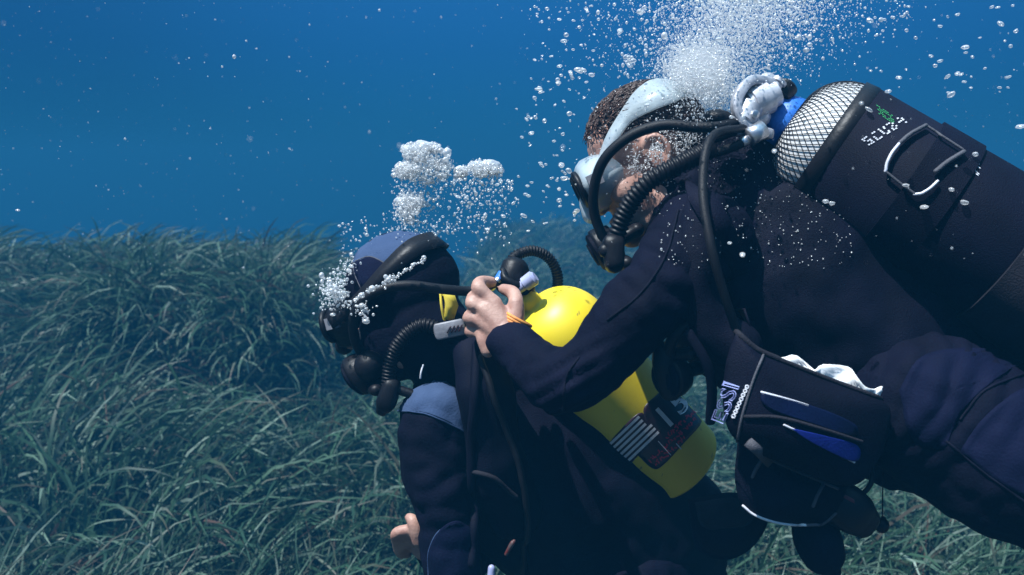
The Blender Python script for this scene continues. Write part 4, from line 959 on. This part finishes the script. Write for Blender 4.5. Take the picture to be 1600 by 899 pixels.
for c, s, n_ in tops:                              # the finest froth gathers under the domes
    m_n = int(n_*1.7); d_ = RNG.normal(0, 1, (m_n, 3)); d_ /= np.linalg.norm(d_, axis=1)[:, None]; k_ = .2+.85*RNG.random(m_n)**.6
    fz.append(np.stack([c[0]+d_[:, 0]*s[0]*k_, c[1]-np.abs(d_[:, 1])*s[1]*k_+s[1]*.2*RNG.random(m_n), c[2]+d_[:, 2]*s[0]*.0022*k_], 1))
fz = np.concatenate(fz); cloud('bubble_froth', world(fz), .00052*np.exp(RNG.normal(0, .4, len(fz))), 1, 'finest white froth gathered in the domes of the exhaled cloud')
cap = build('cap_bubbles', MB().add(X3, F3), M['bubble']); tag(cap, 'smooth domed air pockets capping the exhaled cloud above the hooded diver', 'bubbles', kind='stuff')
cloud('bubble_cloud', world(pts), np.array(rad), 1, 'mushroom shaped cloud of exhaled bubbles above the hooded diver', stretch=.3)
# bubbles streaming off the left-hand diver's mask
pts = [(RNG.normal(522, 12), RNG.normal(455, 14), 1.44+RNG.normal(0, .03)) for _ in range(420)]+[(RNG.normal(545, 8), RNG.normal(412, 12), 1.45+RNG.normal(0, .03)) for _ in range(80)]
L1 = [(540, 478), (575, 455), (610, 437), (640, 420), (665, 404)]
for _ in range(120):
    i = RNG.integers(0, 4); k_ = RNG.random(); a, b = L1[i], L1[i+1]; pts.append((a[0]+(b[0]-a[0])*k_+RNG.normal(0, 2), a[1]+(b[1]-a[1])*k_+RNG.normal(0, 2), 1.372))
pts += [(RNG.normal(568, 7), RNG.normal(485, 6), 1.37) for _ in range(70)]+[(RNG.normal(609, 4), RNG.normal(437, 4), 1.372) for _ in range(30)]
pts += [(RNG.uniform(530, 720), RNG.uniform(345, 410), 1.68+RNG.normal(0, .05)) for _ in range(220)]
cloud('mask_bubbles', world(pts), .0013*np.exp(RNG.normal(0, .5, len(pts))), 2, 'froth of small bubbles streaming off the hooded diver mask', stretch=.4)
# drifting specks in open water
pts = np.stack([RNG.uniform(-100, 1700, 2400), RNG.uniform(-60, 420, 2400), RNG.uniform(.5, 3.6, 2400)], 1)
cloud('marine_snow', world(pts), .00023*pts[:, 2]*np.exp(RNG.normal(0, .7, 2400)), 1, 'pale specks drifting in the open blue water', 'specks', stretch=.4)
# single bubbles
protos = []
for i in range(5):
    v, f = ico(3); rr = random.Random(i); o3 = Vector((rr.random()*9, rr.random()*9, rr.random()*9))
    vv_ = [Vector(p)*(1+.22*noise.noise(Vector(p)*1.3+o3))*1.0 for p in v]; vv_ = [(p.x*1.25, p.y, p.z*(.72+.1*i/2)) for p in vv_]
    me = bpy.data.meshes.new('air_bubble'); me.from_pydata(vv_, [], [tuple(q) for q in f]); me.materials.append(M['bubble']); me.polygons.foreach_set('use_smooth', np.ones(len(me.polygons), bool)); protos.append(me)
def single(px, py, d, r, label, group):
    r = min(r, .0042)
    if label is None:
        zone = 'near the top of the picture above' if py < 90 else 'level with the hair of' if py < 210 else 'in front of the mask of' if py < 300 else 'below the mask of'
        side_ = 'far left' if px < 860 else 'close left'
        size_ = 'tiny' if r < .0022 else 'large'
        label = f'{size_} silvery bubble {zone} the bare headed diver, {side_}'; group = label.replace(' bubble', ' bubbles')
    o = bpy.data.objects.new('air_bubble', random.choice(protos)); COL.objects.link(o); o.location = at(px, py, d)
    o.scale = (r*random.uniform(.8, 1.3),)*2+(r*random.uniform(.7, 1.0),); o.rotation_euler = (random.uniform(-.3, .3), random.uniform(-.7, .1), random.uniform(0, 6.28)); tag(o, label, 'bubble', group)
RR = random.Random(11)
for _ in range(110):
    single(RR.triangular(795, 960, 880), RR.uniform(10, 350), 1.4+RR.gauss(0, .08), .0021*math.exp(RR.gauss(0, .38)), None, None)
for (x, y, r) in ((908, 110, .011), (893, 118, .006), (985, 95, .010), (970, 50, .006), (1000, 18, .007), (842, 140, .006), (872, 130, .006), (825, 185, .005), (918, 14, .005)):
    for k_ in range(5): single(x+RR.gauss(0, r*420), y+RR.gauss(0, r*330), 1.38+RR.gauss(0, .02), r*RR.uniform(.35, .6), None, None)
for _ in range(48):
    x, y, r = RR.uniform(1340, 1590), RR.uniform(0, 150), .0024*math.exp(RR.gauss(0, .35))
    s_ = ('tiny ' if r < .0024 else 'large ')+'silvery bubble'; w_ = ('above the netted dome of the tank' if x < 1430 else 'above the buckle of the netted tank' if x < 1510 else 'in the right corner above the tank')
    w_ += ', high up' if y < 75 else ', low down'
    single(x, y, 1.5+RR.gauss(0, .12), r, s_+' drifting '+w_, (s_+'s '+w_).replace(',', ''))
for _ in range(40):
    x, y, r = RR.uniform(640, 900), RR.uniform(275, 362), .0023*math.exp(RR.gauss(0, .35))
    s_ = ('tiny ' if r < .0023 else 'large ')+'bright bubble'; w_ = ('below the exhaled cloud over the hood' if x < 730 else 'right of the exhaled cloud' if x < 815 else 'in open water before the bare diver regulator')
    single(x, y, 1.5+RR.gauss(0, .06), r, s_+' '+w_, s_+'s '+w_)
for (x, y, w_) in ((1388, 143, 'just above the top rim of the netted tank'), (1486, 148, 'in blue water over the tank strap keeper'), (1595, 198, 'at the right edge of the picture above the tank'), (1520, 246, 'on the tank skyline right of the strap keeper'),
                (1380, 411, 'on the black vest under the tank band'), (1444, 323, 'on the tank just below the white buckle loop'), (1140, 380, 'on the shoulder beside the long hose, upper of two'), (1160, 398, 'on the shoulder beside the long hose, lower of two'),
                (1485, 298, 'on the tank right of the white buckle loop'), (1300, 318, 'under the netted dome, right one of a touching pair'), (1290, 315, 'under the netted dome, left one of a touching pair'), (1355, 175, 'on the black rim right of the netted dome'),
                (1210, 236, 'between the blue collar and the netted dome'), (1505, 318, 'on the tank below the white printed patch'), (1415, 290, 'inside the white buckle loop on the tank')):
    q = lay(bv_s2, x, y, .006, 1.2) if 1300 < x < 1540 and y > 150 else at(x, y, 1.13)
    px_, py_, d_ = proj(q); single(px_, py_, d_, RR.uniform(.0026, .005), 'bright bubble '+w_, 'bubbles against the right diver gear')
